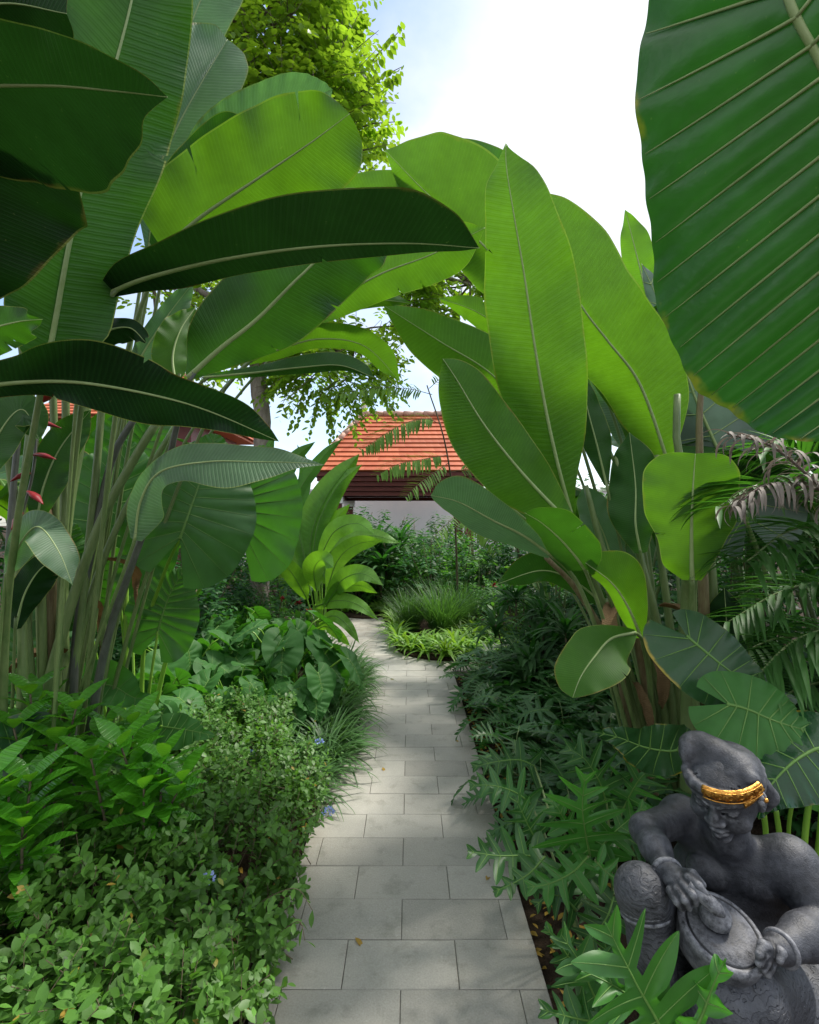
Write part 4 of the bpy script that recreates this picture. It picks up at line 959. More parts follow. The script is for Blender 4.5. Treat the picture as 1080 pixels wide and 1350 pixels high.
# ---- taros around the statue
TR = thing('taro_plant', 'broad leaved taro with glossy wavy leaves behind the statue', 'plant', ground_at(1030, 2.0))
leaf_px(TR, [(905, 838, 1.98), (925, 855, 1.95), (970, 890, 1.9), (1015, 912, 1.87), (1052, 922, 1.86)], None, (30, -30), giant, heart=(44, 62), rad=.006, quilt=.006, nq=9, veins=9, vmat=veing, pet=[(1010, 1200, 2.05), (960, 1000, 2.05), (920, 870, 2.02)], ns=90, nv=12, ruf=.004)
leaf_px(TR, [(958, 928, 1.75), (985, 935, 1.72), (1020, 950, 1.68), (1058, 962, 1.66), (1082, 972, 1.65)], None, (30, -25), tarolow, heart=(50, 62), rad=.006, quilt=.006, nq=9, veins=9, vmat=veing, pet=[(1030, 1200, 1.9), (1000, 1050, 1.85), (970, 960, 1.8)], ns=90, nv=12, ruf=.005)
leaf_px(TR, [(896, 988, 1.85), (880, 990, 1.83), (850, 985, 1.8), (815, 972, 1.78), (780, 964, 1.77)], None, (25, -25), giant, heart=(34, 36), rad=.005, quilt=.005, nq=8, veins=8, vmat=veing, pet=[(960, 1200, 1.95), (930, 1060, 1.9)], ns=90, nv=12, ruf=.004)
leaf_px(TR, [(1090, 985, 1.6), (1070, 990, 1.6), (1040, 1010, 1.58), (1010, 1045, 1.57), (1000, 1080, 1.57)], None, (10, 25), giant, heart=(58, 60), rad=.006, veins=8, vmat=veing, pet=[(1065, 1250, 1.75), (1080, 1100, 1.7)], ns=90, nv=12, ruf=.003, petmat=stemb, top=False)
leaf_px(TR, [(1060, 1010, 1.9), (1075, 1000, 1.88), (1110, 985, 1.85), (1150, 980, 1.83)], None, (-15, -15), taro, heart=(60, 60), rad=.006, veins=8, vmat=veing, pet=[(1050, 1200, 2.0), (1040, 1090, 1.95)], ns=70, nv=10, petmat=stemb)
for P in ([(1040, 1230, 1.75), (1030, 1120, 1.75), (1022, 1060, 1.75)], [(1062, 1230, 1.7), (1060, 1120, 1.7), (1072, 1020, 1.7)], [(1015, 1230, 1.85), (1010, 1100, 1.85), (1000, 1030, 1.85)]):
    mb = MB(); add_tube(mb, crom([at(*p) for p in P], 14), [.013, .008], 10); mb.build('stalk', stemb, TR)
reparent_all(TR)
# single low taro by the shrubs on the left
TS = thing('taro_plant', 'low taro with three broad heart leaves beside the gardenia shrubs', 'plant', ground_at(200, 2.5))
leaf_px(TS, [(212, 958, 2.15), (228, 960, 2.12), (255, 964, 2.06), (284, 970, 2.02)], None, (20, -25), tarolow, heart=(22, 34), rad=.005, veins=8, vmat=veing, pet=[(190, 1090, 2.4), (196, 1000, 2.25)], ns=70, nv=10, petmat=stemb, quilt=.003, nq=8, vr=.0016)
leaf_px(TS, [(180, 968, 2.12), (190, 980, 2.08), (206, 1000, 2.02), (226, 1006, 2.0)], None, (20, -25), tarolow, heart=(30, 30), rad=.005, veins=8, vmat=veing, pet=[(180, 1090, 2.35), (176, 1010, 2.2)], ns=70, nv=10, petmat=stemb, quilt=.003, nq=8, vr=.0016)
leaf_px(TS, [(120, 900, 2.5), (150, 905, 2.45), (178, 920, 2.4), (205, 918, 2.4)], None, (-20, -20), tarolow, heart=(34, 34), rad=.005, veins=8, vmat=veing, pet=[(170, 1080, 2.5), (140, 970, 2.5)], ns=70, nv=10, petmat=stemb, vr=.0016)
leaf_px(TS, [(40, 985, 1.9), (20, 990, 1.85), (-10, 1000, 1.8), (-30, 1010, 1.8)], None, (-10, -10), giant, heart=(50, 50), rad=.005, veins=8, vmat=veing, pet=[(60, 1120, 2.2)], ns=70, nv=10, vr=.0016)
reparent_all(TS)

# ================================================================== SMALLER PLANTING
H2 = lambda x, y: np.sin(x * 5.1 + 1.2) * np.sin(y * 4.3 + .5) + .6 * np.sin(x * 11.3 + 2.) * np.sin(y * 9.7)

# ---- plumbago ground cover, left front: one continuous mass
def plumbago():
    g = np.random.default_rng(21); mb = MB()
    n = 7000
    x = g.uniform(-2.5, -.45, n); y = g.uniform(.75, 3.55, n) ** 1.0
    kk = (y < 2.75) | (x < -.72 - .1 * (y - 2.75)); x = x[kk]; y = y[kk]; n = len(x)
    edge = np.clip((-.44 - x) / .30, 0, 1) ** .6; far = np.clip((3.6 - y) / .5, 0, 1) ** .5
    top = (.15 + .24 * edge) * (.55 + .45 * far) + .035 * H2(x, y)
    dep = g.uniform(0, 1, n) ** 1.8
    z = top * (1 - .75 * dep)
    p = np.stack([x, y, z], 1)
    d = np.stack([g.normal(0, .5, n) + .45 * (1 - edge), g.normal(0, .5, n) - .1, np.full(n, .8)], 1); d = nrm(d)
    L = g.uniform(.07, .15, n)
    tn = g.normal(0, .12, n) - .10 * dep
    nl = 9; t = np.linspace(.15, 1, nl)
    P = p[:, None] + d[:, None] * (t[None, :, None] * L[:, None, None])
    az = g.uniform(0, 6.28, n)[:, None] + np.arange(nl)[None] * 2.4
    a = nrm(np.cross(d, [0.3, .1, 1.0])); b = np.cross(d, a)
    out = np.cos(az)[..., None] * a[:, None] + np.sin(az)[..., None] * b[:, None]
    ld = out + d[:, None] * (.25 + .9 * t[None, :, None] ** 3) + g.normal(0, .15, (n, nl, 3))
    up = d[:, None] + .5 * np.array([0, 0, 1.0]) - .2 * out + g.normal(0, .15, (n, nl, 3))
    sz = g.uniform(.032, .06, (n, nl)) * (1 - .4 * (t[None] > .85)) * (.74 + .14 * (y < 2.1)[:, None])
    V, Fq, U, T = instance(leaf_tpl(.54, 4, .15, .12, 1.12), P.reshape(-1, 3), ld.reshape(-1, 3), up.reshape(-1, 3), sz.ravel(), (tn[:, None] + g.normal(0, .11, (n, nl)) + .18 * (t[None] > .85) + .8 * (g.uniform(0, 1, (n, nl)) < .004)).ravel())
    mb.add(V, Fq, 0, U, T)
    for k in range(0, n, 3):
        add_tube(mb, np.array([p[k] - d[k] * .12 * min(1, z[k] / .12), p[k], p[k] + d[k] * L[k]]), [.0022, .001], 4, 1)
    return tag(mb.build('ground_cover', [hedgeleaf, twigm]), 'dense low plumbago ground cover with small oval leaves', 'ground cover', kind='stuff')
plumbago()

def sprig(name, label, pts, nl, size, mat=hedgeleaf, seed=0, flower=None, group=None, cat='plant'):
    g = np.random.default_rng(seed); W = crom([np.array(p, float) for p in pts], 20)
    base = W[0].copy(); W = W - base
    t = thing(name, label, cat, base, group)
    mb = MB(); add_tube(mb, W, [.0022, .001], 5); mb.build('stem', twigm, t)
    k = np.linspace(3, 19, nl).astype(int); P = W[k]
    d = nrm(np.gradient(W, axis=0))[k]; s_ = nrm(np.cross(d, [0, 0, 1.0]))
    sg = np.where(np.arange(nl) % 2 == 0, 1, -1)[:, None]
    ld = s_ * sg + d * .7 + g.normal(0, .25, (nl, 3)); ld[:, 2] -= .45
    V, Fq, U, T = instance(leaf_tpl(.46, 4, .2, .1, 1.1), P, ld, np.array([0, 0, 1.]) + g.normal(0, .2, (nl, 3)), g.uniform(.75, 1.15, nl) * size, g.normal(0, .12, nl))
    mb = MB(); mb.add(V, Fq, 0, U, T); mb.build('leaves', mat, t)
    if flower is not None:
        mb = MB(); c = np.array(flower) - base
        n = 60; v = rdir(g, n); v[:, 2] = abs(v[:, 2]) * .8
        V, Fq, U, T = instance(leaf_tpl(.8, 3, .3, .1, .8), c + v * .018, v + g.normal(0, .4, (n, 3)), rdir(g, n), g.uniform(.008, .013, n), g.normal(0, .1, n))
        mb.add(V, Fq, 0, U, T); mb.build('flower_head', bluem, t)
    return t
sprig('plumbago_sprig', 'leafy plumbago sprig arching over the paving near the front', [at(330, 1200, 1.75), at(360, 1180, 1.68), at(392, 1172, 1.64), at(412, 1200, 1.62)], 15, .042, seed=3)
sprig('plumbago_sprig', 'plumbago sprig hanging down to the paving below its neighbour', [at(345, 1260, 1.7), at(372, 1228, 1.64), at(395, 1215, 1.6), at(402, 1240, 1.58)], 12, .045, seed=4)
sprig('plumbago_sprig', 'thin plumbago sprig carrying a pale blue flower above the paving', [at(385, 1085, 2.1), at(415, 1075, 2.05), at(430, 1062, 2.02), at(444, 1050, 2.0)], 12, .034, seed=5, flower=at(433, 1071, 2.0))
sprig('plumbago_sprig', 'short plumbago sprig with blue flowers at the back of the low bed', [at(400, 1000, 2.8), at(412, 985, 2.78), at(421, 978, 2.76)], 7, .035, seed=6, flower=at(421, 979, 2.76))
sprig('plumbago_sprig', 'plumbago sprig with a single blue flower deep inside the ground cover', [at(262, 1175, 1.72), at(270, 1166, 1.7), at(276, 1160, 1.68)], 7, .035, seed=7, flower=at(275, 1160, 1.66))
sprig('plumbago_sprig', 'plumbago sprig with blue flowers beside the single low taro', [at(318, 1004, 2.7), at(326, 1000, 2.68), at(331, 995, 2.66)], 7, .035, seed=8, flower=at(331, 994, 2.66))

# ---- gardenia-like shrubs with glossy leaves
def gardenia(label, base, tops, seed):
    g = np.random.default_rng(seed); t = thing('gardenia_shrub', label, 'shrub', base, None); b = np.array(base)
    for tp in tops:
        tp = np.array(tp)
        st = b + g.normal(0, .035, 3) * [1, 1, 0]
        W = crom([st - b, (st * .45 + tp * .55) - b + g.normal(0, .025, 3), tp - b], 18)
        mb = MB(); add_tube(mb, W, [.008, .0035], 6); mb.build('stem', twigm, t)
        P = []; D = []; S = []
        for k in range(11, 18, 1):
            for a in range(3):
                az = a * 2.09 + k * 1.05
                P.append(W[k]); f = (k - 11) / 6
                D.append([math.cos(az), math.sin(az), .25 + 1.0 * f]); S.append((.10 + .065 * (1 - abs(f - .6))) * g.uniform(.75, 1.15))
        n = len(P); D = np.array(D) + g.normal(0, .12, (n, 3))
        V, Fq, U, T = instance(leaf_tpl(.42, 7, .3, .22, .95), np.array(P), D, np.array([0, 0, 1.0]) + g.normal(0, .12, (n, 3)), np.array(S), g.normal(0, .12, n))
        mb = MB(); mb.add(V, Fq, 0, U, T); mb.build('foliage', gard, t)
    return t
def gb(px, Y): return ground_at(px, Y)
gardenia('glossy gardenia shrub with woody stems at the left edge', gb(75, 1.95), [at(40, 915, 1.95), at(100, 935, 1.9), at(75, 980, 1.85), at(18, 960, 1.85), at(140, 960, 1.98), at(60, 925, 2.1)], 1)
gardenia('smaller gardenia shrub between the tall stems and the single low taro', gb(205, 1.95), [at(175, 955, 2.0), at(215, 1000, 1.9), at(160, 985, 1.85), at(240, 1030, 1.85), at(120, 1000, 1.8), at(190, 1040, 1.8)], 2)
gardenia('low gardenia shrub cut by the left edge of the view', gb(-5, 1.6), [at(12, 1050, 1.6), at(40, 1030, 1.62), at(-15, 1030, 1.55), at(30, 1090, 1.55)], 3)

def litter():
    g = np.random.default_rng(77); n = 900
    side = g.uniform(0, 1, n) < .5; y = g.uniform(1.3, 5.2, n)
    x = np.where(side, -.52 - abs(g.normal(0, .18, n)), .48 + abs(g.normal(0, .2, n)))
    p = np.stack([x, y, np.full(n, -.03) + g.uniform(0, .012, n)], 1)
    V, Fq, U, T = instance(leaf_tpl(.4, 3, .3, .25, .9), p, rdir(g, n) * [1, 1, .25], np.array([0, 0, 1.]) + g.normal(0, .3, (n, 3)), g.uniform(.025, .07, n), np.where(g.uniform(0, 1, n) < .8, .8, 0) + g.normal(0, .05, n))
    mb = MB(); mb.add(V, Fq, 0, U, T); tag(mb.build('leaf_litter', [shrubd]), 'brown fallen leaf litter on the soil along the path edges', 'leaf litter', kind='stuff')
litter()
for k, (px, Y, lb) in enumerate([(470, 1.9, 'small brown fallen leaf on the left half of the paving near the front'), (640, 2.2, 'small brown fallen leaf on the paving beside the philodendrons'), (505, 3.2, 'dry fallen leaf in the middle of the path'), (600, 3.6, 'curled dry leaf on the right side of the path'), (520, 5.0, 'fallen leaf on the far bend of the path')]):
    g = np.random.default_rng(k); b = np.array(ground_at(px, Y)); b[2] = .004
    V, Fq, U, T = instance(leaf_tpl(.4, 5, .25, .3, .9), np.zeros((1, 3)), rdir(g, 1) * [1, 1, 0] , np.array([[.1, .1, 1.]]), np.array([.05]), np.array([.8]))
    tag(mesh_obj('fallen_leaf', V, [Fq], shrubd, None, U, tint=T, loc=b), lb, 'leaf')

# ---- low taros massed left of the path
def leaf_part(parent, b, P0, mat, petmat, pet, ns, nv, spow=1.0, rad=.004, veins=0, vmat=veing, name='leaf', r0=None):
    """a leaf that carries its own stalk: blade, midrib, veins and petiole"""
    mb = MB(); G, Fq, U = b.geom(ns, nv, spow); mb.add(G, Fq, 0, U)
    add_tube(mb, b.M, np.linspace(rad, rad * .15, len(b.M)), 6, 1)
    for k in range(veins):
        q = max(k, .35) / b.nq if b.nq else ((k + .35) / veins) ** 1.25
        for sg in (1, -1):
            if b.ip(b.lL, q) > .02: add_tube(mb, b.vein(q, sg, .95, 7), [rad * .5, rad * .15], 4, 1)
    if pet is not None: add_tube(mb, pet, np.linspace(r0 or rad * 1.5, rad, len(pet)), 7, 2)
    return mb.build(name, [mat, vmat, petmat], parent)

def taro_low(seed, nl, h, W, label):
    g = np.random.default_rng(seed); t = thing('low_taro', label, 'plant')
    for k in range(nl):
        az = k * 2.4 + g.uniform(-.3, .3); hh = h * g.uniform(.6, 1.1); r = h * g.uniform(.2, .65)
        P0 = np.array([math.cos(az) * r, math.sin(az) * r, hh])
        w = W * g.uniform(.75, 1.15)
        b = arc_blade(P0, az + g.normal(0, .3), R(g.uniform(-75, -15)), R(30), w * 1.35, w * .82, 'heart', g.uniform(5, 22), -.12, .008, 2.5, int(g.integers(999)), roll=g.normal(0, .25), quilt=.006, nq=9)
        pet = crom([[0, 0, -.03], P0 * [.3, .3, .6], P0 * [.85, .85, .98], P0], 12)
        leaf_part(t, b, P0, tarolow, stemb, pet, 40, 8, 1.5, .0045, 9)
    return t
TLOW = [taro_low(31, 15, .46, .14, 'x'), taro_low(32, 16, .40, .125, 'x'), taro_low(33, 15, .54, .155, 'x')]
g = np.random.default_rng(8)
LT = 'heart leaved low taro in the green mass left of the path'
for k, (px, Y) in enumerate([(215, 3.2), (265, 3.35), (310, 3.5), (350, 3.55), (385, 3.6), (240, 3.8), (290, 4.0), (335, 4.15), (375, 4.2), (395, 3.9), (260, 4.6), (310, 4.8), (350, 4.9), (385, 4.7), (200, 3.0), (330, 5.4)]):
    p = ground_at(px, Y)
    place(TLOW[k % 3], p, g.uniform(0, 6.28), g.uniform(.85, 1.15) * (1 if Y < 3.7 else 1.3), LT, 'low taros massed left of the path')

# ---- arching grass along the left edge of the walk
def tuft(name, label, seed, n, L, W, el=(55, 85), bend=(60, 120), mat=grassm, spread=.04, k=7, cat='grass tuft', fold=.3):
    g = np.random.default_rng(seed)
    az = g.uniform(0, 6.28, n); b = np.stack([np.cos(az), np.sin(az), 0 * az], 1) * g.uniform(0, spread, n)[:, None]; b[:, 2] = -.03
    V, Fq, U, T = strips(b, az + g.normal(0, .4, n), np.radians(g.uniform(*el, n)), np.radians(g.uniform(*bend, n)), L * g.uniform(.6, 1.1, n), W * g.uniform(.7, 1.2, n), k, fold, g.normal(0, .13, n), twist=g.normal(0, .4, n))
    mb = MB(); mb.add(V, Fq, 0, U, T)
    return tag(mb.build(name, mat), label, cat, kind='thing')
GR = [tuft('edging_grass', 'x', 41, 150, .44, .015), tuft('edging_grass', 'x', 42, 130, .48, .016)]
for k, Y in enumerate([2.85, 3.1, 3.3, 3.5, 3.7, 3.92, 4.12, 4.32, 4.55, 4.75, 4.95, 5.15, 5.35, 5.6]):
    x = -.57 + g.uniform(-.04, .04) - max(0, Y - 5.0) * .75
    place(GR[k % 2], (x, Y, 0), g.uniform(0, 6.28), g.uniform(.85, 1.1), 'narrow leaved grass tuft edging the left side of the path', 'grass tufts edging the path')
    if k % 2 == 0: place(GR[(k + 1) % 2], (x - .16, Y + .1, 0), g.uniform(0, 6.28), g.uniform(.85, 1.1), 'narrow leaved grass tuft edging the left side of the path', 'grass tufts edging the path')

# ---- lobed philodendrons along the right edge
def philo(seed, nl, h, L, W, label, mat=xana):
    g = np.random.default_rng(seed); t = thing('philodendron', label, 'plant')
    for k in range(nl):
        az = k * 2.4 + g.uniform(-.4, .4); f = (k + .5) / nl
        hh = h * (1.05 - .6 * f) * g.uniform(.85, 1.1); r = h * (.15 + .75 * f)
        P0 = np.array([math.cos(az) * r, math.sin(az) * r, hh]); l = L * g.uniform(.8, 1.15)
        b = arc_blade(P0, az + g.normal(0, .25), R(g.uniform(10, 45) - 35 * f), R(g.uniform(30, 65)), l, W * l / L, 'lobed', g.uniform(4, 20), -.1, .006, 3, int(g.integers(999)), roll=g.normal(0, .25), lobes=7, n=150)
        pet = crom([[0, 0, -.03], P0 * [.25, .25, .6], P0 * [.8, .8, .97], P0], 10)
        leaf_part(t, b, P0, mat, stemm, pet, 84, 3, 1.0, .003)
    return t
PH = [philo(51, 13, .36, .27, .145, 'x'), philo(52, 12, .32, .25, .13, 'x'), philo(53, 14, .40, .29, .15, 'x')]
PL = 'dark lobed philodendron in the mass along the right side of the path'
k = 0
for Y, xs in ((2.3, (.78, 1.05)), (2.62, (.70, .98)), (2.95, (.66, .95, 1.25)), (3.25, (.72, 1.02, 1.32)), (3.55, (.64, .92, 1.25)), (3.85, (.70, 1.0, 1.3)), (4.15, (.64, .95, 1.28, 1.6)), (4.45, (.7, 1.02, 1.35)), (4.75, (.66, .98, 1.3, 1.65)), (5.05, (.72, 1.05, 1.4))):
    for x in xs:
        place(PH[k % 3], (x + g.uniform(-.05, .05), Y + g.uniform(-.08, .08), 0), g.uniform(0, 6.28), g.uniform(.8, 1.1) * (.86 if x < .75 else 1), PL, 'philodendrons along the right edge'); k += 1
# the near ones, leaf by leaf
def near_philo(label, base, leaves, mat):
    t = thing('philodendron', label, 'plant', base)
    for mids, wl, wr, lo, tilt in leaves:
        bp = [540 + base[0] / base[1] * F, 690 + F * CAMZ / base[1]]
        m0 = mids[0]
        leaf_px(t, mids, None, tilt, mat, lobed=(wl, wr, lo), rad=.004, vmat=veing, ns=150, nv=5, wave=.012, curl=-.10, veins=int(lo), vr=.0014,
                pet=[(bp[0], bp[1], base[1]), ((bp[0] + m0[0] * 2) / 3, (bp[1] + m0[1] * 2) / 3 - 10, (base[1] + m0[2]) / 2)], petmat=stemm, prad=.006)
    reparent_all(t); return t
near_philo('bright philodendron with an upright lobed fan between path and statue', np.array([.70, 1.95, -.03]),
    [([(778, 1128, 1.72), (772, 1098, 1.7), (768, 1062, 1.68), (772, 1020, 1.67)], 72, 66, 6, (-10, 10)),
     ([(775, 1130, 1.7), (755, 1150, 1.66), (725, 1165, 1.63), (695, 1170, 1.62)], 42, 36, 5, (-15, 20)),
     ([(790, 1120, 1.72), (812, 1096, 1.7), (835, 1076, 1.7), (852, 1062, 1.7)], 36, 34, 5, (-10, 10)),
     ([(785, 1135, 1.68), (800, 1150, 1.64), (815, 1160, 1.62), (828, 1160, 1.6)], 26, 28, 4, (-10, 10)),
     ([(775, 1120, 1.75), (750, 1090, 1.75), (735, 1065, 1.76), (722, 1050, 1.78)], 38, 40, 5, (-10, 10))], xanab)
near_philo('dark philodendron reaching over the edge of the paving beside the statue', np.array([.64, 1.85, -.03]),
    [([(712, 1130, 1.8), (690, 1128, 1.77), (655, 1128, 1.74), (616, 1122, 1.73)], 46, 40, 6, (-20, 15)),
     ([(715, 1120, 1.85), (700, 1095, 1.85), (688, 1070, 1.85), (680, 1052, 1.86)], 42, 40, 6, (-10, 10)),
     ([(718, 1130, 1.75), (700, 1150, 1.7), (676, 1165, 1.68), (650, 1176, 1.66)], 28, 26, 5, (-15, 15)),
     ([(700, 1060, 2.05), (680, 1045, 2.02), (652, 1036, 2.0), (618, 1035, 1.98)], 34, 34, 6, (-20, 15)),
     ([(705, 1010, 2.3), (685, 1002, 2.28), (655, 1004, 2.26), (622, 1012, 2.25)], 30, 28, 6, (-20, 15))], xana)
near_philo('large philodendron leaf fan in front of the statue at the bottom', np.array([.50, 1.32, -.03]),
    [([(890, 1400, 1.0), (866, 1345, 1.0), (838, 1295, 1.0), (798, 1216, 1.02)], 122, 112, 5.0, (-8, 10)),
     ([(880, 1370, 1.02), (850, 1330, 1.02), (810, 1300, 1.03), (765, 1278, 1.05)], 60, 56, 5.0, (-15, 12)),
     ([(905, 1380, 1.0), (925, 1340, 1.0), (940, 1300, 1.0), (957, 1264, 1.0)], 34, 34, 3, (-8, 10))], xanab)
near_philo('philodendron low at the bottom right corner of the paving', np.array([.58, 1.45, -.03]),
    [([(800, 1345, 1.28), (782, 1310, 1.27), (765, 1270, 1.26), (740, 1232, 1.27)], 62, 60, 5, (-8, 10)),
     ([(800, 1350, 1.25), (770, 1345, 1.22), (740, 1338, 1.2), (712, 1330, 1.2)], 40, 40, 5, (-15, 15)),
     ([(790, 1330, 1.32), (795, 1290, 1.34), (800, 1255, 1.35), (790, 1222, 1.36)], 40, 36, 5, (-8, 10)),
     ([(775, 1290, 1.45), (750, 1262, 1.44), (735, 1240, 1.45), (718, 1222, 1.46)], 30, 30, 5, (-8, 10)),
     ([(820, 1370, 1.2), (810, 1400, 1.15), (780, 1410, 1.12), (750, 1420, 1.1)], 50, 50, 5, (-8, 10))], xana)
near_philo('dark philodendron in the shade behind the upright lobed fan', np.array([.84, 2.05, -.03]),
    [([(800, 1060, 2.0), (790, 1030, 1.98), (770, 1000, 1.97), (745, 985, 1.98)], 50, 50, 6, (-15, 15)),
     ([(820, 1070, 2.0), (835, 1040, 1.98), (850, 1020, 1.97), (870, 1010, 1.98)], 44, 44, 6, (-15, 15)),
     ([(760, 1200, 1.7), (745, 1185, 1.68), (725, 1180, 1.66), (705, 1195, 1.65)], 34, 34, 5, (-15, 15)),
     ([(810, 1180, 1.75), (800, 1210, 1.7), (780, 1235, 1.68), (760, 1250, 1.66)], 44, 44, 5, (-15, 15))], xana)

# ---- bright strap leaved rosettes on the island bed
SP = [tuft('strap_leaf_plant', 'x', 61, 40, .34, .034, (35, 85), (55, 115), spider, .05, 7, 'plant', .3), tuft('strap_leaf_plant', 'x', 62, 34, .30, .030, (35, 85), (60, 125), spider, .05, 7, 'plant', .3), tuft('strap_leaf_plant', 'x', 63, 44, .38, .034, (40, 88), (55, 105), spider, .06, 7, 'plant', .3)]
spots = [(.02, 6.0), (.2, 5.86), (.42, 5.76), (.66, 5.72), (.9, 5.72), (1.15, 5.75), (-.12, 6.3), (.12, 6.2), (.35, 6.08), (.58, 6.02), (.82, 6.02), (1.06, 6.05), (-.16, 6.7), (.3, 6.45), (.55, 6.36), (.8, 6.34), (1.05, 6.4), (.95, 6.7), (.7, 6.7), (1.3, 6.2), (1.35, 6.6), (1.2, 6.95), (-.2, 7.2), (-.22, 7.6), (.9, 7.1), (1.5, 5.8), (1.75, 5.9), (1.6, 6.3),
         (-.75, 8.5), (-.4, 8.45), (-1.1, 8.6), (-.55, 8.8), (-.2, 8.6)]
for k, (x, y) in enumerate(spots):
    place(SP[k % 3], (x, y, .06), g.uniform(0, 6.28), g.uniform(.8, 1.15), 'bright green strap leaved plant massed on the far island bed', 'strap leaved plants on the island bed')
# fine ornamental grass behind them
OG = tuft('fountain_grass', 'grey green fountain grass clump rising behind the bright strap leaves', 71, 420, .85, .010, (60, 89), (15, 75), grassm, .16, 7, 'grass tuft')
place(OG, (.45, 6.95, .05)); 
place(OG, (.02, 7.15, .05), 1.2, .8, 'shorter fountain grass clump at the tip of the island bed')
place(OG, (.75, 7.5, .05), 2.2, .9, 'fountain grass clump standing farthest back on the island bed')

# ---- dark strappy dracaenas right of the island
def dracaena(seed, n, L, W, heads, mat):
    g = np.random.default_rng(seed); t = thing('dracaena', 'x', 'plant')
    for h in heads:
        mb = MB(); add_tube(mb, crom([[h[0] * .3, h[1] * .3, -.03], [h[0] * .7, h[1] * .7, h[2] * .6], h], 10), [.011, .008], 6); mb.build('stem', twigm, t)
        az = g.uniform(0, 6.28, n); b = np.tile(np.array(h, float), (n, 1)); b[:, 2] -= g.uniform(0, .14, n)
        V, Fq, U, T = strips(b, az, np.radians(g.uniform(5, 80, n)), np.radians(g.uniform(40, 100, n)), L * g.uniform(.7, 1.1, n), W * g.uniform(.8, 1.1, n), 7, .25, g.normal(0, .12, n), prof=lambda t_: pchip([0, .15, .45, .8, 1], [.35, .7, 1, .6, .02], t_))
        mb = MB(); mb.add(V, Fq, 0, U, T); mb.build('foliage', mat, t)
    return t
DR = [dracaena(81, 34, .38, .05, [(0, 0, .55), (.2, .08, .38), (-.16, .12, .42)], shrubd), dracaena(82, 34, .42, .045, [(0, 0, .8), (.22, -.05, .6), (-.2, .1, .5)], shrubd)]
for k, (px, Y) in enumerate([(700, 4.1), (745, 4.0), (790, 3.9), (715, 4.7), (765, 4.8), (680, 5.3), (725, 5.4), (775, 5.6), (820, 4.6), (690, 6.6), (740, 6.9), (800, 6.4), (860, 5.2), (500, 9.0), (470, 9.1), (528, 9.3), (655, 7.6), (910, 3.9), (960, 3.3), (1010, 3.0)]):
    place(DR[k % 2], ground_at(px, Y), g.uniform(0, 6.28), g.uniform(.85, 1.1) * (1.75 if Y > 8.5 else 1), 'dark green strappy leaved shrub among the planting beyond the path', 'strappy shrubs')

# ---- leafy background shrubs
def shrub(name, seed, r, h, nl, size, mat, asp=.45, seedstems=7):
    g = np.random.default_rng(seed); t = thing(name, 'x', 'shrub'); mb = MB()
    tips = []
    for k in range(seedstems):
        a = g.uniform(0, 6.28); q = np.array([math.cos(a) * r * g.uniform(.2, .8), math.sin(a) * r * g.uniform(.2, .8), h * g.uniform(.6, 1)])
        add_tube(mb, crom([[0, 0, -.03], q * [.35, .35, .5], q], 10), [.012, .004], 5); tips.append(q)
    mb.build('stems', twigm, t)
    n = nl // 9; v = rdir(g, n); v[:, 2] = v[:, 2] * .5 + .5
    rad = g.uniform(.1, 1, n) ** .5
    p = v * rad[:, None] * [r, r, h * .98] ; p[:, 2] = np.clip(p[:, 2], .03, None)
    keep = (np.sin(p[:, 0] * 7 + seed) + np.sin(p[:, 1] * 6.3) + np.sin(p[:, 2] * 7.1 + seed) + g.normal(0, .4, n)) > -1.1
    p = p[keep]; v = v[keep]; n = len(p); d = v + rdir(g, n) * .5; d[:, 2] += .35
    a = twig_leaves(g, p, d, g.uniform(.1, .24, n) * (size / .07), 9, size, .2)
    V, Fq, U, T = instance(leaf_tpl(asp, 4, .25, .12, .95), *a[:4], a[4] * .8)
    mb = MB(); mb.add(V, Fq, 0, U, T); mb.build('foliage', mat, t)
    return t
SH = [shrub('leafy_shrub', 91, .55, 1.2, 2600, .085, shrubd), shrub('leafy_shrub', 92, .6, 1.0, 2600, .075, shrubm), shrub('leafy_shrub', 93, .5, 1.7, 2800, .10, shrubd, .4), shrub('leafy_shrub', 94, .45, .6, 1800, .06, shrubm, .5)]
def shrubs(spots, label, group):
    for kind, x, y, s in spots:
        place(SH[kind], (x, y, -.03), g.uniform(0, 6.28), s * g.uniform(.92, 1.08), label, group)
shrubs([(0, -2.2, 4.4, 1), (2, -2.9, 4.6, 1.1), (1, -1.7, 4.9, .8), (2, -3.4, 3.6, 1.1), (0, -2.7, 3.4, .9), (2, -2.4, 5.8, 1), (1, -1.9, 5.9, .8), (3, -1.5, 5.5, .9), (2, -3.6, 5.4, 1.2), (0, -1.75, 6.5, .85), (2, -3.0, 6.8, 1.2), (3, -1.25, 5.9, .7), (0, -3.8, 2.6, 1), (3, -1.45, 6.2, .8), (3, -1.55, 4.35, .8), (3, -2.0, 3.9, .8)],
       'leafy green shrub in the undergrowth left of the path', 'undergrowth shrubs left of the path')
shrubs([(2, 2.3, 3.6, 1), (0, 1.9, 3.2, .8), (2, 2.9, 3.2, 1.2), (0, 2.4, 4.6, 1.1), (2, 3.2, 4.4, 1.3), (0, 1.8, 5.2, .9), (2, 2.7, 5.8, 1.2), (1, 1.5, 7.2, .9), (2, 2.2, 7.0, 1.1), (0, 3.4, 6.0, 1.3), (2, 2.6, 2.3, 1), (0, 2.1, 2.5, .7), (3, 1.5, 2.9, .8), (3, 1.7, 3.7, .9)],
       'leafy dark shrub in the thicket right of the path', 'thicket shrubs right of the path')
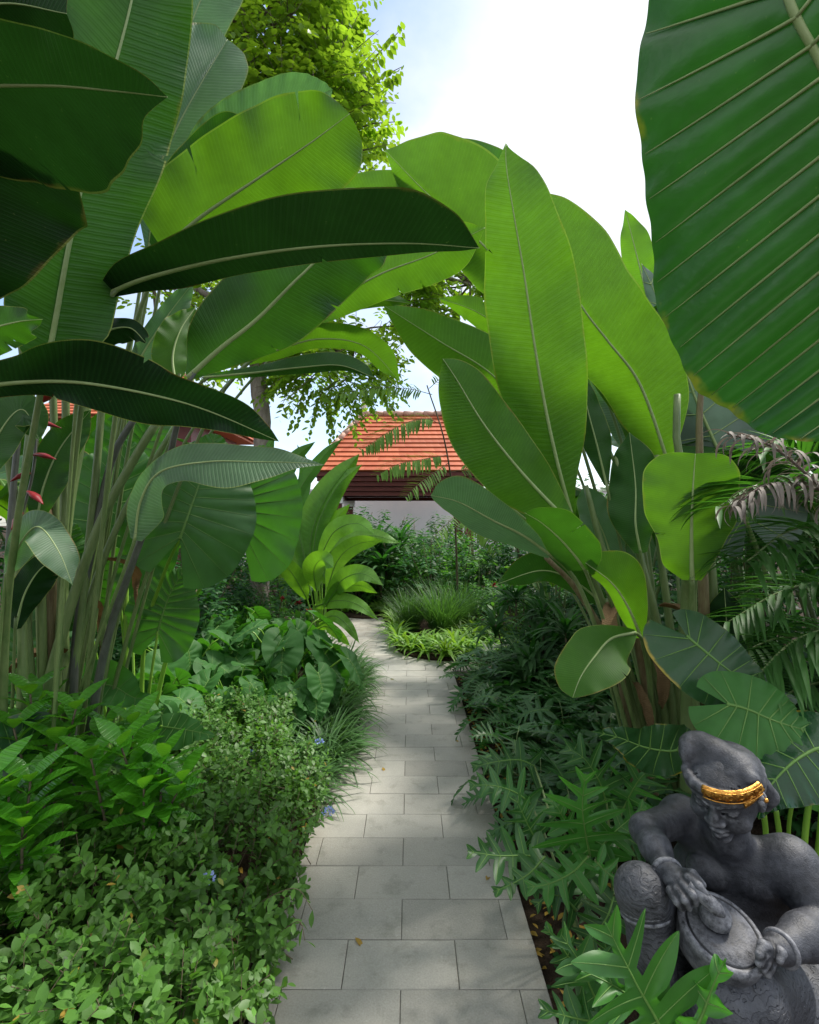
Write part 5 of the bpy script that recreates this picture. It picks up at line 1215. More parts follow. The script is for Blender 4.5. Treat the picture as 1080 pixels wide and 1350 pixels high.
shrubs([(1, -.9, 9.3, 1.37), (0, -1.6, 9.6, 1.50), (1, -.2, 9.2, 1.29), (0, .35, 8.6, 1.14), (1, .9, 8.7, 1.29), (2, 1.4, 9.4, 0.84), (0, 2.1, 9.0, 1.58), (1, -2.4, 9.3, 1.58), (2, -3.2, 9.6, 1.16), (2, -4.4, 9.4, 1.37), (0, -.5, 10.3, 1.50), (1, .1, 10.5, 1.58), (0, .7, 10.3, 1.50), (1, 1.3, 10.7, 1.58), (0, 3.0, 9.4, 1.86), (2, 4.0, 9.0, 1.47), (2, -5.6, 9.2, 1.47), (0, -1.2, 10.8, 1.58), (2, -2.2, 11.0, 1.16), (2, 2.4, 11.0, 1.26), (2, 5.4, 8.4, 1.58)],
       'green shrub in the planting between the path and the pavilion', 'shrubs before the pavilion')

# ---- canna-like plants with big pale green leaves, left of the far path
def canna(label, base, leaves, mat=cannam):
    t = thing('canna_plant', label, 'plant', base)
    for mids, w, tilt in leaves:
        leaf_px(t, mids, [(0, 3, 3), (.2, w * .75, w * .75), (.45, w, w), (.75, w * .7, w * .7), (1, 0, 0)], tilt, mat, rad=.007, vmat=veing, ns=30, nv=5, wave=.012,
                pet=[(540 + base[0] / base[1] * F, 690 + F * CAMZ / base[1], base[1]), ((540 + base[0] / base[1] * F + mids[0][0]) / 2, (690 + F * CAMZ / base[1] + mids[0][1]) / 2, base[1])], petmat=stemb, prad=.011)
    reparent_all(t)
cb = ground_at(425, 5.9)
canna('bright green canna with large paddle leaves left of the far path', cb,
      [([(412, 760, 5.9), (410, 710, 5.9), (430, 655, 5.9), (474, 598, 5.95)], 21, (20, 30)), ([(408, 770, 5.9), (398, 720, 5.9), (382, 660, 5.9), (366, 612, 5.9)], 14, (20, 20)),
       ([(420, 740, 5.8), (440, 702, 5.7), (470, 690, 5.55), (496, 706, 5.4)], 13, (25, -20)), ([(432, 775, 5.8), (446, 738, 5.7), (470, 718, 5.65), (505, 712, 5.6)], 13, (-20, 25)),
       ([(430, 790, 5.7), (452, 764, 5.4), (478, 756, 5.2), (506, 772, 5.05)], 13, (25, -25)), ([(425, 760, 6.0), (452, 722, 6.1), (490, 706, 6.2), (528, 716, 6.3)], 11, (25, -20)),
       ([(415, 800, 5.8), (442, 792, 5.5), (470, 796, 5.3), (500, 818, 5.2)], 10, (25, -20)), ([(412, 740, 5.9), (420, 690, 5.9), (446, 640, 5.9), (478, 612, 5.9)], 13, (40, 20)),
       ([(405, 790, 5.8), (386, 757, 5.6), (372, 745, 5.5), (352, 752, 5.4)], 13, (25, -20)), ([(418, 780, 5.7), (414, 752, 5.4), (424, 738, 5.2), (440, 748, 5.0)], 15, (20, 20)),
       ([(400, 770, 5.9), (396, 730, 6.0), (388, 700, 6.1), (394, 668, 6.2)], 13, (20, -30)), ([(420, 820, 5.6), (440, 812, 5.4), (458, 824, 5.3), (474, 848, 5.3)], 8, (25, -20)),
       ([(418, 830, 5.6), (430, 826, 5.5), (446, 836, 5.4), (462, 852, 5.35)], 7, (-20, 20)), ([(430, 770, 6.0), (424, 735, 6.0), (436, 694, 6.0), (462, 664, 6.0)], 12, (20, 30)),
       ([(428, 800, 5.6), (446, 776, 5.5), (474, 772, 5.45), (498, 782, 5.4)], 9, (-25, 30))])
cb = ground_at(372, 6.9)
canna('yellow green broadleaf plant between the tree trunk and the pavilion', cb,
      [([(372, 690, 6.9), (372, 640, 6.9), (388, 605, 6.9), (416, 582, 6.9)], 11, (20, 30)), ([(368, 690, 6.9), (358, 645, 6.9), (350, 610, 6.9), (362, 572, 6.9)], 11, (30, 20)), ([(380, 680, 6.9), (398, 640, 6.9), (428, 600, 6.9), (452, 578, 6.9)], 9, (20, 30)),
       ([(376, 720, 6.8), (390, 694, 6.8), (404, 684, 6.8), (422, 690, 6.8)], 10, (20, 20)), ([(370, 740, 6.8), (360, 705, 6.8), (350, 690, 6.8), (336, 696, 6.8)], 10, (20, 20)),
       ([(365, 700, 7), (350, 660, 7), (334, 634, 7), (316, 612, 7)], 10, (30, 20)), ([(385, 700, 7), (398, 655, 7), (402, 618, 7), (392, 586, 7)], 9, (20, 40))], shrubm)

# ---- feathery sapling before the pavilion
def frond(mb, P, npin, plen, leaf=.03, g=rng, lt=None, droop=.25, mi=0, rad=.005):
    W = crom(P, 40); T = nrm(np.gradient(W, axis=0)); add_tube(mb, W, [rad, rad * .3], 5, 1)
    k = np.repeat(np.linspace(5, 39, npin).astype(int), 2); sg = np.tile([1, -1], npin)
    side = nrm(np.cross(T[k], [.1, -.8, .6])) * sg[:, None]
    d = nrm(side + T[k] * .5 + g.normal(0, .08, (2 * npin, 3))); f = (k - 5) / 34.0
    l = plen * (.25 + .75 * np.sin(np.pi * np.clip(.15 + .8 * f, 0, 1)) ** .7) * g.uniform(.85, 1.1, 2 * npin)
    V, Fq, U, T_ = strips(W[k], np.arctan2(d[:, 1], d[:, 0]), np.arcsin(np.clip(d[:, 2], -1, 1)), np.radians(g.uniform(10, 45, 2 * npin)), l, np.full(2 * npin, leaf), 5, .1, g.normal(0, .12, 2 * npin))
    mb.add(V, Fq, mi, U, T_)
sb = ground_at(604, 8.0)
t = thing('feathery_sapling', 'slim sapling with feathery compound fronds in front of the orange roof', 'tree', sb)
mb = MB(); add_tube(mb, crom([sb, at(600, 690, 7.3), at(588, 590, 6.30), at(563, 508, 6.20)], 24), [.018, .008], 8); mb.build('trunk', twigm, t)
for k, (P, npn, pl) in enumerate([([(570, 520, 6.20), (535, 512, 6.10), (490, 512, 6.00), (445, 520, 5.95)], 15, .16), ([(566, 512, 6.20), (585, 497, 6.20), (600, 505, 6.15), (608, 525, 6.10)], 9, .13),
                 ([(582, 560, 6.25), (560, 552, 6.10), (525, 562, 5.95), (478, 592, 5.85)], 16, .17), ([(580, 548, 6.25), (600, 540, 6.30), (630, 545, 6.35), (655, 560, 6.40)], 10, .14),
                 ([(590, 600, 6.30), (560, 605, 6.10), (525, 612, 5.95), (498, 626, 5.85)], 14, .16), ([(592, 610, 6.30), (570, 625, 6.10), (550, 640, 5.90), (535, 655, 5.80)], 10, .14),
                 ([(595, 622, 6.35), (630, 618, 6.30), (660, 630, 6.20), (690, 655, 6.10)], 14, .16), ([(590, 590, 6.35), (620, 582, 6.40), (645, 592, 6.45), (665, 605, 6.50)], 10, .14),
                 ([(600, 680, 6.40), (590, 690, 6.10), (575, 705, 5.90), (560, 735, 5.80)], 10, .13), ([(602, 690, 6.40), (620, 690, 6.20), (640, 705, 6.10), (655, 730, 6.00)], 10, .13)]):
    mb = MB(); frond(mb, [at(*p) for p in P], int(npn * 2.1), pl * 1.4, .03, np.random.default_rng(100 + k)); mb.build('frond', [fernm, twigm], t)
reparent_all(t)

# ---- palms on the right
def palm_frond(mb, P, nl, L, W, g, droop=48, mi=0, dry=False):
    Wp = crom(P, 40); T = nrm(np.gradient(Wp, axis=0)); add_tube(mb, Wp, [.007, .003], 6, 1)
    k = np.repeat(np.linspace(7, 39, nl).astype(int), 2); sg = np.tile([1, -1], nl)
    side = nrm(np.cross(T[k], [0, 0, 1.0])) * sg[:, None]
    d = nrm(side + T[k] * .75 + g.normal(0, .1 if not dry else .35, (2 * nl, 3)))
    f = (k - 7) / 32.0; l = L * (.55 + .45 * np.sin(np.pi * np.clip(.15 + .8 * f, 0, 1))) * g.uniform(.85, 1.1, 2 * nl)
    V, Fq, U, Tn = strips(Wp[k], np.arctan2(d[:, 1], d[:, 0]), np.arcsin(d[:, 2]) + R(18), np.radians(g.uniform(.6, 1.3, 2 * nl) * droop), l, np.full(2 * nl, W), 8, .35, g.normal(0, .1, 2 * nl), twist=g.normal(0, .9 if dry else .15, 2 * nl))
    mb.add(V, Fq, mi, U, Tn)
def palm(label, base, fronds, seed, mat=palmm, L=.34, W=.022, nl=26, dry=False, name='palm', stems=True):
    g = np.random.default_rng(seed); t = thing(name, label, 'palm', base)
    for P in fronds:
        P = [at(*p) for p in P]
        if stems:
            mb = MB(); add_tube(mb, crom([np.array(base), (np.array(base) * .5 + P[0] * .5) + [0, 0, .12], P[0]], 14), [.014, .008], 8); mb.build('stalk', stemm, t)
        mb = MB(); palm_frond(mb, P, nl, L, W, g, dry=dry, droop=48 if not dry else 120); mb.build('frond', [mat, stemm if not dry else drym], t)
    reparent_all(t); return t
palm('arching palm with green fronds hanging beside the rounded leaf', ground_at(1230, 2.1),
     [[(1120, 690, 2.0), (1060, 650, 1.95), (1000, 640, 1.9), (948, 668, 1.88)], [(1130, 720, 2.1), (1080, 620, 2.1), (1040, 590, 2.1), (1000, 600, 2.1)], [(1140, 740, 2.1), (1090, 700, 2.0), (1040, 700, 1.95), (985, 740, 1.9)],
      [(1150, 800, 2.2), (1090, 770, 2.2), (1030, 780, 2.2), (960, 820, 2.2)], [(1150, 620, 2.2), (1110, 560, 2.2), (1080, 560, 2.2), (1040, 620, 2.15)], [(1140, 830, 1.9), (1090, 830, 1.9), (1040, 850, 1.9), (990, 900, 1.9)]], 5)
palm('darker palm low in the shade behind the statue', ground_at(1240, 2.7),
     [[(1120, 860, 2.7), (1060, 840, 2.6), (1000, 850, 2.5), (930, 900, 2.45)], [(1130, 840, 2.8), (1070, 780, 2.8), (1010, 770, 2.75), (950, 800, 2.7)], [(1130, 900, 2.6), (1080, 900, 2.5), (1030, 920, 2.45), (980, 970, 2.4)], [(1150, 820, 2.9), (1110, 740, 2.9), (1060, 720, 2.9), (1000, 740, 2.9)]], 6)
palm('dried grey palm frond curling under the giant taro leaf', at(1150, 700, 1.75),
     [[(1150, 700, 1.75), (1080, 640, 1.7), (1020, 590, 1.66), (960, 572, 1.64)], [(1120, 660, 1.75), (1060, 640, 1.72), (1010, 640, 1.7), (968, 668, 1.68)]], 7, drym, .16, .012, 30, True, 'dry_palm_frond', False)

# ---- big heliconias behind, right and left; right ones added to shade path, fill gaps
def helic_back(seed, n, h, L, W, mat):
    g = np.random.default_rng(seed); t = thing('heliconia_plant', 'x', 'plant')
    for k in range(n):
        az = k * 2.4 + g.uniform(-.4, .4); lean = g.uniform(.05, .3); hh = h * g.uniform(.45, 1)
        P0 = np.array([math.cos(az) * lean * hh, math.sin(az) * lean * hh, hh]); l = L * g.uniform(.8, 1.15)
        b = arc_blade(P0, az + g.normal(0, .2), R(g.uniform(50, 82)), R(g.uniform(40, 110)), l, W * l / L, 'banana', g.uniform(8, 22), -.1, .012, 2.5, int(g.integers(999)), roll=g.normal(0, .3))
        pet = crom([[g.normal(0, .08), g.normal(0, .08), -.03], P0 * [.3, .3, .5], P0], 12)
        leaf_part(t, b, P0, mat, stemm, pet, 40, 6, 1.0, .008, r0=.022)
    return t
HB = [helic_back(111, 11, 2.3, 1.25, .21, heli), helic_back(112, 9, 1.9, 1.1, .2, helibright), helic_back(113, 12, 2.8, 1.4, .22, heli)]
for k, x, y, s, lb in ((0, 1.75, 3.9, .92, 'heliconia clump half hidden behind the tall bright clump on the right'), (2, 2.75, 4.1, 1.15, 'tall heliconia clump behind the giant taro leaf'), (1, 1.55, 5.3, .8, 'smaller heliconia clump deep in the right thicket'), (0, 2.6, 3.0, 1.0, 'heliconia clump in the shade behind the palms'), (2, 3.3, 5.6, 1.25, 'tallest heliconia clump at the back of the right thicket') ,
                       (1, -2.6, 3.9, .9, 'heliconia clump behind the left taros'), (0, -3.1, 3.0, 1.1, 'heliconia clump behind the dark leaves at the left edge'), (2, -3.4, 4.6, 1.0, 'tall heliconia clump behind the tree trunk on the left')):
    place(HB[k], (x, y, -.03), g.uniform(0, 6.28), s, lb)
HB[0]['label'] = 'heliconia clump half hidden behind the tall bright clump on the right'

# ---- small red flowers in the undergrowth
def red_flower(label, base, top):
    t = thing('flowering_plant', label, 'plant', base); b = np.array(base); tp = np.array(top) - b
    mb = MB(); add_tube(mb, crom([[0, 0, 0], tp * .5 + [.02, 0, 0], tp], 8), [.006, .003], 5); mb.build('stem', stemm, t)
    gg = np.random.default_rng(int(abs(top[0] * 1000))); n = 14
    V, Fq, U, T = instance(leaf_tpl(.5, 3, .2, .1, .9), tp + rdir(gg, n) * .01, rdir(gg, n) + [0, 0, .8], rdir(gg, n), gg.uniform(.03, .055, n)); mb = MB(); mb.add(V, Fq, 0, U, T); mb.build('flower', redm, t)
    n = 16; k = gg.uniform(.1, .9, n)
    V, Fq, U, T = instance(leaf_tpl(.4, 4, .25, .1, 1), tp * k[:, None], rdir(gg, n) + [0, 0, .4], np.tile([0, 0, 1.], (n, 1)) + rdir(gg, n) * .3, gg.uniform(.1, .16, n)); mb = MB(); mb.add(V, Fq, 0, U, T); mb.build('leaves', shrubm, t)
for px, py, Y, lb in ((650, 772, 5.9, 'red flower spike in the dark thicket right of the island bed'), (394, 796, 5.4, 'red flower spike left of the far path beside the canna'), (372, 790, 5.6, 'red flower spike nearest the tree trunk'), (408, 806, 5.3, 'red flower spike low beside the paving'), (630, 672, 8, 'orange red flower spike below the pavilion eaves')):
    red_flower(lb, ground_at(px, Y), at(px, py, Y))

# ================================================================== THE STATUE
def surface_nets(D, lo, h):
    s = D < 0; nx, ny, nz = D.shape
    cnt = np.zeros((nx - 1, ny - 1, nz - 1), np.int8)
    for a in (0, 1):
        for b in (0, 1):
            for c in (0, 1):
                cnt += s[a:nx - 1 + a, b:ny - 1 + b, c:nz - 1 + c]
    act = np.argwhere((cnt > 0) & (cnt < 8)); idx = -np.ones(cnt.shape, np.int64); idx[tuple(act.T)] = np.arange(len(act))
    acc = np.zeros((len(act), 3)); num = np.zeros(len(act))
    cor = [(a, b, c) for a in (0, 1) for b in (0, 1) for c in (0, 1)]
    for p in cor:
        for ax in range(3):
            if p[ax] == 0:
                q = list(p); q[ax] = 1
                d0 = D[act[:, 0] + p[0], act[:, 1] + p[1], act[:, 2] + p[2]].astype(float); d1 = D[act[:, 0] + q[0], act[:, 1] + q[1], act[:, 2] + q[2]].astype(float)
                m = (d0 < 0) != (d1 < 0); t = np.where(m, d0 / np.where(m, d0 - d1, 1), 0)
                pos = np.array(p, float)[None].repeat(len(act), 0); pos[:, ax] += t
                acc[m] += pos[m]; num[m] += 1
    V = lo + h * (act + acc / num[:, None])
    Fs = []
    for ax in range(3):
        b, c = (ax + 1) % 3, (ax + 2) % 3
        sl0 = [slice(None)] * 3; sl1 = [slice(None)] * 3; sl0[ax] = slice(0, -1); sl1[ax] = slice(1, None)
        e = np.argwhere(s[tuple(sl0)] != s[tuple(sl1)])
        e = e[(e[:, b] > 0) & (e[:, c] > 0) & (e[:, b] < D.shape[b] - 1) & (e[:, c] < D.shape[c] - 1)]
        flip = s[tuple(e.T)]
        def cell(db, dc):
            q = e.copy(); q[:, b] -= db; q[:, c] -= dc; return idx[tuple(q.T)]
        Q = np.stack([cell(1, 1), cell(0, 1), cell(0, 0), cell(1, 0)], 1)
        Q[~flip] = Q[~flip][:, ::-1]
        Fs.append(Q)
    return V, np.concatenate(Fs)

class Sculpt:
    """smooth blend of tapered capsules and ellipsoids, meshed as one continuous surface"""
    def __init__(s): s.p = []
    def cap(s, a, b, ra, rb, k=.02, op='add'): s.p.append(('c', np.array(a, float), np.array(b, float), ra, rb, k, op)); return s
    def chain(s, pts, rs, k=.02, op='add'):
        for i in range(len(pts) - 1): s.cap(pts[i], pts[i + 1], rs[i], rs[i + 1], k, op)
    def ell(s, c, r, axes=None, k=.02, op='add'): s.p.append(('e', np.array(c, float), np.array(r, float) * np.ones(3), np.eye(3) if axes is None else np.array(axes, float), 0, k, op)); return s
    def mesh(s, h, rough=None):
        lo = np.full(3, 1e9); hi = -lo
        for t, a, b, c, d, k, op in s.p:
            if op == 'sub': continue
            if t == 'c': m = max(c, d); lo = np.minimum(lo, np.minimum(a, b) - m); hi = np.maximum(hi, np.maximum(a, b) + m)
            else: lo = np.minimum(lo, a - b.max()); hi = np.maximum(hi, a + b.max())
        lo -= 4 * h; hi += 4 * h
        n = np.ceil((hi - lo) / h).astype(int) + 1
        D = np.full(n, .5, np.float32)
        ax = [lo[i] + h * np.arange(n[i]) for i in range(3)]
        for t, a, b, c, d, k, op in s.p:
            if t == 'c': m = max(c, d) + k + 4 * h; l, u = np.minimum(a, b) - m, np.maximum(a, b) + m
            else: m = b.max() + k + 4 * h; l, u = a - m, a + m
            i0 = np.clip(np.floor((l - lo) / h).astype(int), 0, n); i1 = np.clip(np.ceil((u - lo) / h).astype(int) + 1, 0, n)
            if np.any(i1 <= i0): continue
            sl = tuple(slice(i0[i], i1[i]) for i in range(3))
            X_, Y_, Z_ = np.meshgrid(*[ax[i][sl[i]] for i in range(3)], indexing='ij')
            if t == 'c':
                ab = b - a; L2 = ab @ ab + 1e-12
                px, py, pz = X_ - a[0], Y_ - a[1], Z_ - a[2]
                tt = np.clip((px * ab[0] + py * ab[1] + pz * ab[2]) / L2, 0, 1)
                v = np.sqrt((px - tt * ab[0]) ** 2 + (py - tt * ab[1]) ** 2 + (pz - tt * ab[2]) ** 2) - (c + (d - c) * tt)
            else:
                px, py, pz = X_ - a[0], Y_ - a[1], Z_ - a[2]
                q = [(px * c[i][0] + py * c[i][1] + pz * c[i][2]) for i in range(3)]
                k0 = np.sqrt(sum((q[i] / b[i]) ** 2 for i in range(3))); k1 = np.sqrt(sum((q[i] / b[i] ** 2) ** 2 for i in range(3)))
                v = k0 * (k0 - 1) / np.maximum(k1, 1e-6)
            o = D[sl]
            if op == 'add':
                hh = np.clip(.5 + .5 * (o - v) / k, 0, 1); r = o * (1 - hh) + v * hh - k * hh * (1 - hh)
            else:
                hh = np.clip(.5 - .5 * (o + v) / k, 0, 1); r = o * (1 - hh) + (-v) * hh + k * hh * (1 - hh)
            D[sl] = r
        return surface_nets(D, lo, h)

def statue_mat(name, carve=0.0, cs=60):
    m = bpy.data.materials.new(name); t = NT(m)
    tx = t.n('ShaderNodeTexCoord'); ob = tx.outputs['Object']; geo = t.n('ShaderNodeNewGeometry')
    big = t.noise(ob, 7, 5, .65); fine = t.noise(ob, 60, 5, .7); gr = t.noise(ob, 300, 2, .5)
    wear = t.ramp(geo.outputs['Pointiness'], .50, .55)
    crease = t.ramp(geo.outputs['Pointiness'], .49, .44)  # darker tone in the creases
    c = t.mix(t.ramp(t.m('ADD', t.m('MULTIPLY', big, .55), t.m('MULTIPLY', fine, .45)), .36, .66), (.008, .009, .012), (.056, .060, .075))
    c = t.mix(t.m('MULTIPLY', wear, t.ramp(fine, .3, .6)), c, (.22, .225, .25))
    c = t.mix(t.m('MULTIPLY', crease, .7), c, (.012, .013, .015))
    h = t.m('ADD', t.m('MULTIPLY', fine, .6), t.m('MULTIPLY', gr, .3))
    if carve:
        vo = t.n('ShaderNodeTexWave', wave_type='RINGS'); vo.inputs['Scale'].default_value = cs * .42; vo.inputs['Distortion'].default_value = 9; vo.inputs['Detail'].default_value = 1.5; vo.inputs['Detail Scale'].default_value = 1.6
        t.l(ob, vo.inputs['Vector'])
        w = t.ramp(vo.outputs['Fac'], .35, .6)
        h = t.m('ADD', h, t.m('MULTIPLY', w, carve))
        c = t.mix(t.m('MULTIPLY', w, .2), c, (.12, .125, .14))
    p = t.n('ShaderNodeBsdfPrincipled'); t.l(c, p.inputs['Base Color'])
    t.val(p.inputs['Roughness'], t.m('MULTIPLY_ADD', fine, .3, .40)); p.inputs['Specular IOR Level'].default_value = .5
    b = t.n('ShaderNodeBump'); b.inputs['Strength'].default_value = .7; b.inputs['Distance'].default_value = .005
    t.l(h, b.inputs['Height']); t.l(b.outputs[0], p.inputs['Normal'])
    ou = t.n('ShaderNodeOutputMaterial'); t.l(p.outputs[0], ou.inputs[0])
    return m
stat = statue_mat('dark_carved_stone'); statc = statue_mat('patterned_carved_stone', 1.1)
goldm = solid_mat('worn_gold_paint', (.42, .17, .03), (.85, .48, .12), 40, .34, .8, .5, 5, (1, 1, 1), 1.0, .004)

ST = thing('drummer_statue', 'dark stone statue of a seated drummer wearing a headcloth with a gold band', 'statue', ground_at(965, 1.42))
P = at
f_ = nrm(np.array([-.68, -.60, -.38])); u_ = nrm(np.array([0, 0, 1.0]) - f_ * f_[2]); s_ = np.cross(u_, f_)
hc = P(955, 1037, 1.36)
hd = lambda s, f, u: hc + s_ * s + f_ * f + u_ * u
AX = [s_, f_, u_]
# ---- body, one continuous surface
B = Sculpt()
bf = nrm(np.array([-.55, -.83, 0])); bs = np.cross([0, 0, 1.0], bf); BX = [bs, bf, [0, 0, 1.0]]
shR, shL = P(899, 1078, 1.50), P(1042, 1140, 1.355)
elR, wrR = P(851, 1094, 1.41), P(879, 1148, 1.275)
elL, wrL = P(1083, 1216, 1.27), P(1030, 1250, 1.185)
chest = P(962, 1160, 1.455); belly = P(946, 1228, 1.43); pel = P(965, 1300, 1.45)
B.ell(chest, (.150, .092, .12), BX, .03)
B.ell(belly, (.125, .10, .11), BX, .05)
B.ell(pel, (.15, .11, .09), BX, .05)
B.chain([P(963, 1135, 1.43), P(958, 1098, 1.40), P(957, 1070, 1.39)], [.054, .050, .05], .03)                                # neck
B.chain([P(962, 1132, 1.44), shR], [.055, .062], .04); B.chain([P(966, 1136, 1.43), shL], [.058, .068], .04)
B.ell(P(992, 1160, 1.378), (.064, .040, .050), BX, .008); B.ell(P(934, 1148, 1.415), (.056, .038, .046), BX, .008)   # chest muscles
B.chain([shR, elR], [.050, .040], .02); B.chain([elR, (elR + wrR) / 2 + [0, 0, .004], wrR], [.040, .038, .027], .015)
B.chain([shL, (shL * .5 + elL * .5) + [.012, 0, 0], elL], [.068, .060, .048], .02); B.chain([elL, (elL + wrL) / 2 + [0, -.006, 0], wrL], [.048, .046, .032], .015)
B.ell(P(962, 1243, 1.34), (.008, .008, .008), None, .004, 'sub')
# right hand closing on the beater: palm, four bent fingers, thumb
hp = P(897, 1163, 1.232)
B.chain([wrR, hp], [.030, .030], .012); B.ell(hp, (.034, .026, .020), None, .012)
for k, (a, b_, c_) in enumerate([((908, 1158, 1.212), (921, 1168, 1.188), (931, 1180, 1.178)), ((901, 1167, 1.208), (913, 1179, 1.182), (917, 1190, 1.186)), ((893, 1173, 1.208), (903, 1186, 1.185), (908, 1196, 1.192)), ((885, 1175, 1.214), (893, 1188, 1.194), (899, 1197, 1.2))]):
    B.chain([hp, P(*a), P(*b_), P(*c_)], [.014, .0115, .0105, .0085], .003)
B.chain([P(897, 1152, 1.24), P(913, 1153, 1.218), P(926, 1166, 1.198)], [.014, .012, .009], .004)
# left hand spread on the drum's side
hq = P(1019, 1254, 1.165); B.chain([wrL, hq], [.031, .026], .01)
for a, b_ in (((1006, 1246, 1.142), (1001, 1258, 1.128)), ((1005, 1258, 1.135), (1001, 1270, 1.125)), ((1008, 1268, 1.135), (1005, 1278, 1.128)), ((1014, 1274, 1.14), (1012, 1284, 1.134))):
    B.chain([hq, P(*a), P(*b_)], [.015, .0115, .009], .003)
B.chain([P(1022, 1250, 1.16), P(1030, 1256, 1.14), P(1028, 1266, 1.13)], [.013, .011, .008], .004)
# head
B.ell(hd(0, -.006, .006), (.080, .094, .088), AX, .02)
B.ell(hd(0, .020, -.044), (.066, .066, .062), AX, .03)
for q in (-1, 1):
    B.ell(hd(q * .040, .056, -.040), (.032, .026, .030), AX, .014)
    B.chain([hd(q * .014, .090, .018), hd(q * .034, .082, .029), hd(q * .056, .064, .020)], [.004, .0052, .003], .006)
    B.ell(hd(q * .033, .077, -.003), (.022, .014, .013), AX, .004, 'sub')
    B.ell(hd(q * .033, .070, -.003), (.017, .013, .0105), AX, .003)
    B.cap(hd(q * .018, .084, .006), hd(q * .050, .070, .004), .0042, .0032, .003)                 # upper lid
    B.cap(hd(q * .019, .082, -.012), hd(q * .048, .070, -.011), .0034, .0026, .003)               # lower lid
    B.cap(hd(q * .017, .0865, -.003), hd(q * .049, .0715, -.0035), .0015, .0012, .0015, 'sub')
    B.ell(hd(q * .0145, .094, -.029), (.0105, .011, .009), AX, .006)
    B.ell(hd(q * .080, -.012, -.018), (.011, .022, .034), AX, .006); B.ell(hd(q * .088, -.010, -.016), (.006, .011, .02), AX, .004, 'sub')
    B.cap(hd(q * .024, .092, -.046), hd(q * .036, .080, -.070), .0022, .002, .004, 'sub')
B.chain([hd(0, .088, .014), hd(0, .096, -.010), hd(0, .102, -.024)], [.007, .009, .0125], .010)
B.chain([hd(-.029, .078, -.056), hd(-.008, .091, -.0595), hd(0, .091, -.061), hd(.008, .091, -.0595), hd(.029, .078, -.056)], [.003, .0062, .0058, .0062, .003], .004)
B.chain([hd(-.020, .080, -.074), hd(0, .0895, -.0755), hd(.020, .080, -.074)], [.004, .0078, .004], .005)
B.chain([hd(-.033, .080, -.059), hd(0, .0975, -.0680), hd(.033, .080, -.059)], [.0016, .0022, .0016], .002, 'sub')
B.ell(hd(0, .070, -.096), (.024, .020, .018), AX, .014)
V, Fq = B.mesh(.0036)
b0 = np.array(ST.location)
def part(name, V, Fq, m, parent=ST):
    return mesh_obj(name, V - b0, [Fq], m, parent)
body = part('body', V, Fq, stat)
# ---- legs wrapped in a patterned sarong
S_ = Sculpt()
knR = P(846, 1176, 1.275)
S_.chain([P(930, 1296, 1.44), P(885, 1235, 1.36), knR], [.085, .076, .060], .03)
S_.ell(knR, (.058, .058, .058), None, .02)
S_.chain([knR, P(858, 1245, 1.25), P(872, 1320, 1.23), P(880, 1375, 1.24)], [.056, .050, .044, .042], .02)
S_.chain([P(1020, 1300, 1.44), P(1015, 1300, 1.30), P(985, 1312, 1.185), P(955, 1325, 1.16)], [.09, .085, .074, .066], .03)
S_.chain([P(950, 1326, 1.16), P(935, 1355, 1.22), P(925, 1400, 1.28)], [.062, .056, .05], .02)
S_.chain([P(1075, 1300, 1.40), P(1070, 1350, 1.34), P(1030, 1395, 1.28)], [.085, .085, .07], .03)
S_.ell(P(965, 1330, 1.45), (.17, .13, .10), None, .04)
# folds of the cloth
for k in range(5):
    a = P(884 + 10 * k, 1240 + 10 * k, 1.28); S_.chain([a, a + [.012, -.01, -.07], a + [.03, -.005, -.14]], [.016, .013, .010], .008)
for k in range(4):
    S_.cap(P(955 + 22 * k, 1296 - 2 * k, 1.15 + .01 * k), P(948 + 20 * k, 1345, 1.14 + .01 * k), .0028, .0028, .006, 'sub')
tb = nrm(P(858, 1245, 1.25) - knR)
V, Fq = S_.mesh(.0042); part('sarong', V, Fq, statc)
# bands at the knee, wrist and upper arms
def ring(name, c, axis, r, tr, m=stat, seg=28, parent=ST):
    axis = nrm(axis); a = nrm(np.cross(axis, [.3, .2, 1.0])); b = np.cross(axis, a); t = np.linspace(0, 2 * np.pi, seg + 1)
    mb = MB(); add_tube(mb, c - b0 + r * (np.cos(t)[:, None] * a + np.sin(t)[:, None] * b), tr, 8); return mb.build(name, m, parent)
for q in (.30, .42): ring('knee_band', knR + (P(858, 1245, 1.25) - knR) * q, tb, .0570 - .004 * q, .0045)
ring('bracelet', wrR, wrR - elR, .032, .0065); ring('bracelet', wrL, wrL - elL, .034, .0065)
# ---- headcloth
hd2 = lambda s, f, u: hd(s, f, u if u < .06 else .06 + (u - .06) * .30)
Hc = Sculpt()
Hc.ell(hd2(0, -.012, .046), (.089, .101, .044), AX, .02)
for u, r, tr in ((.034, 1.0, .0125), (.054, 1.01, .0125)):
    th = np.linspace(0, 2 * np.pi, 25); pts = [hd2(.083 * r * math.sin(a), -.006 + .094 * r * math.cos(a), u + .008 * math.cos(a * 1 + .6)) for a in th]
    Hc.chain(pts, [tr] * 25, .004)
Hc.chain([hd2(-.020, -.035, .078), hd2(-.052, -.030, .100), hd2(-.074, -.022, .106)], [.036, .036, .032], .025)     # broad lobe on the right side
Hc.ell(hd2(-.078, -.018, .108), (.028, .048, .040), AX, .015)
Hc.ell(hd2(-.100, .008, .112), (.020, .032, .034), AX, .012, 'sub')
Hc.chain([hd2(-.06, -.045, .125), hd2(-.02, -.03, .108), hd2(.03, -.02, .096), hd2(.062, -.01, .084)], [.032, .034, .028, .020], .02)
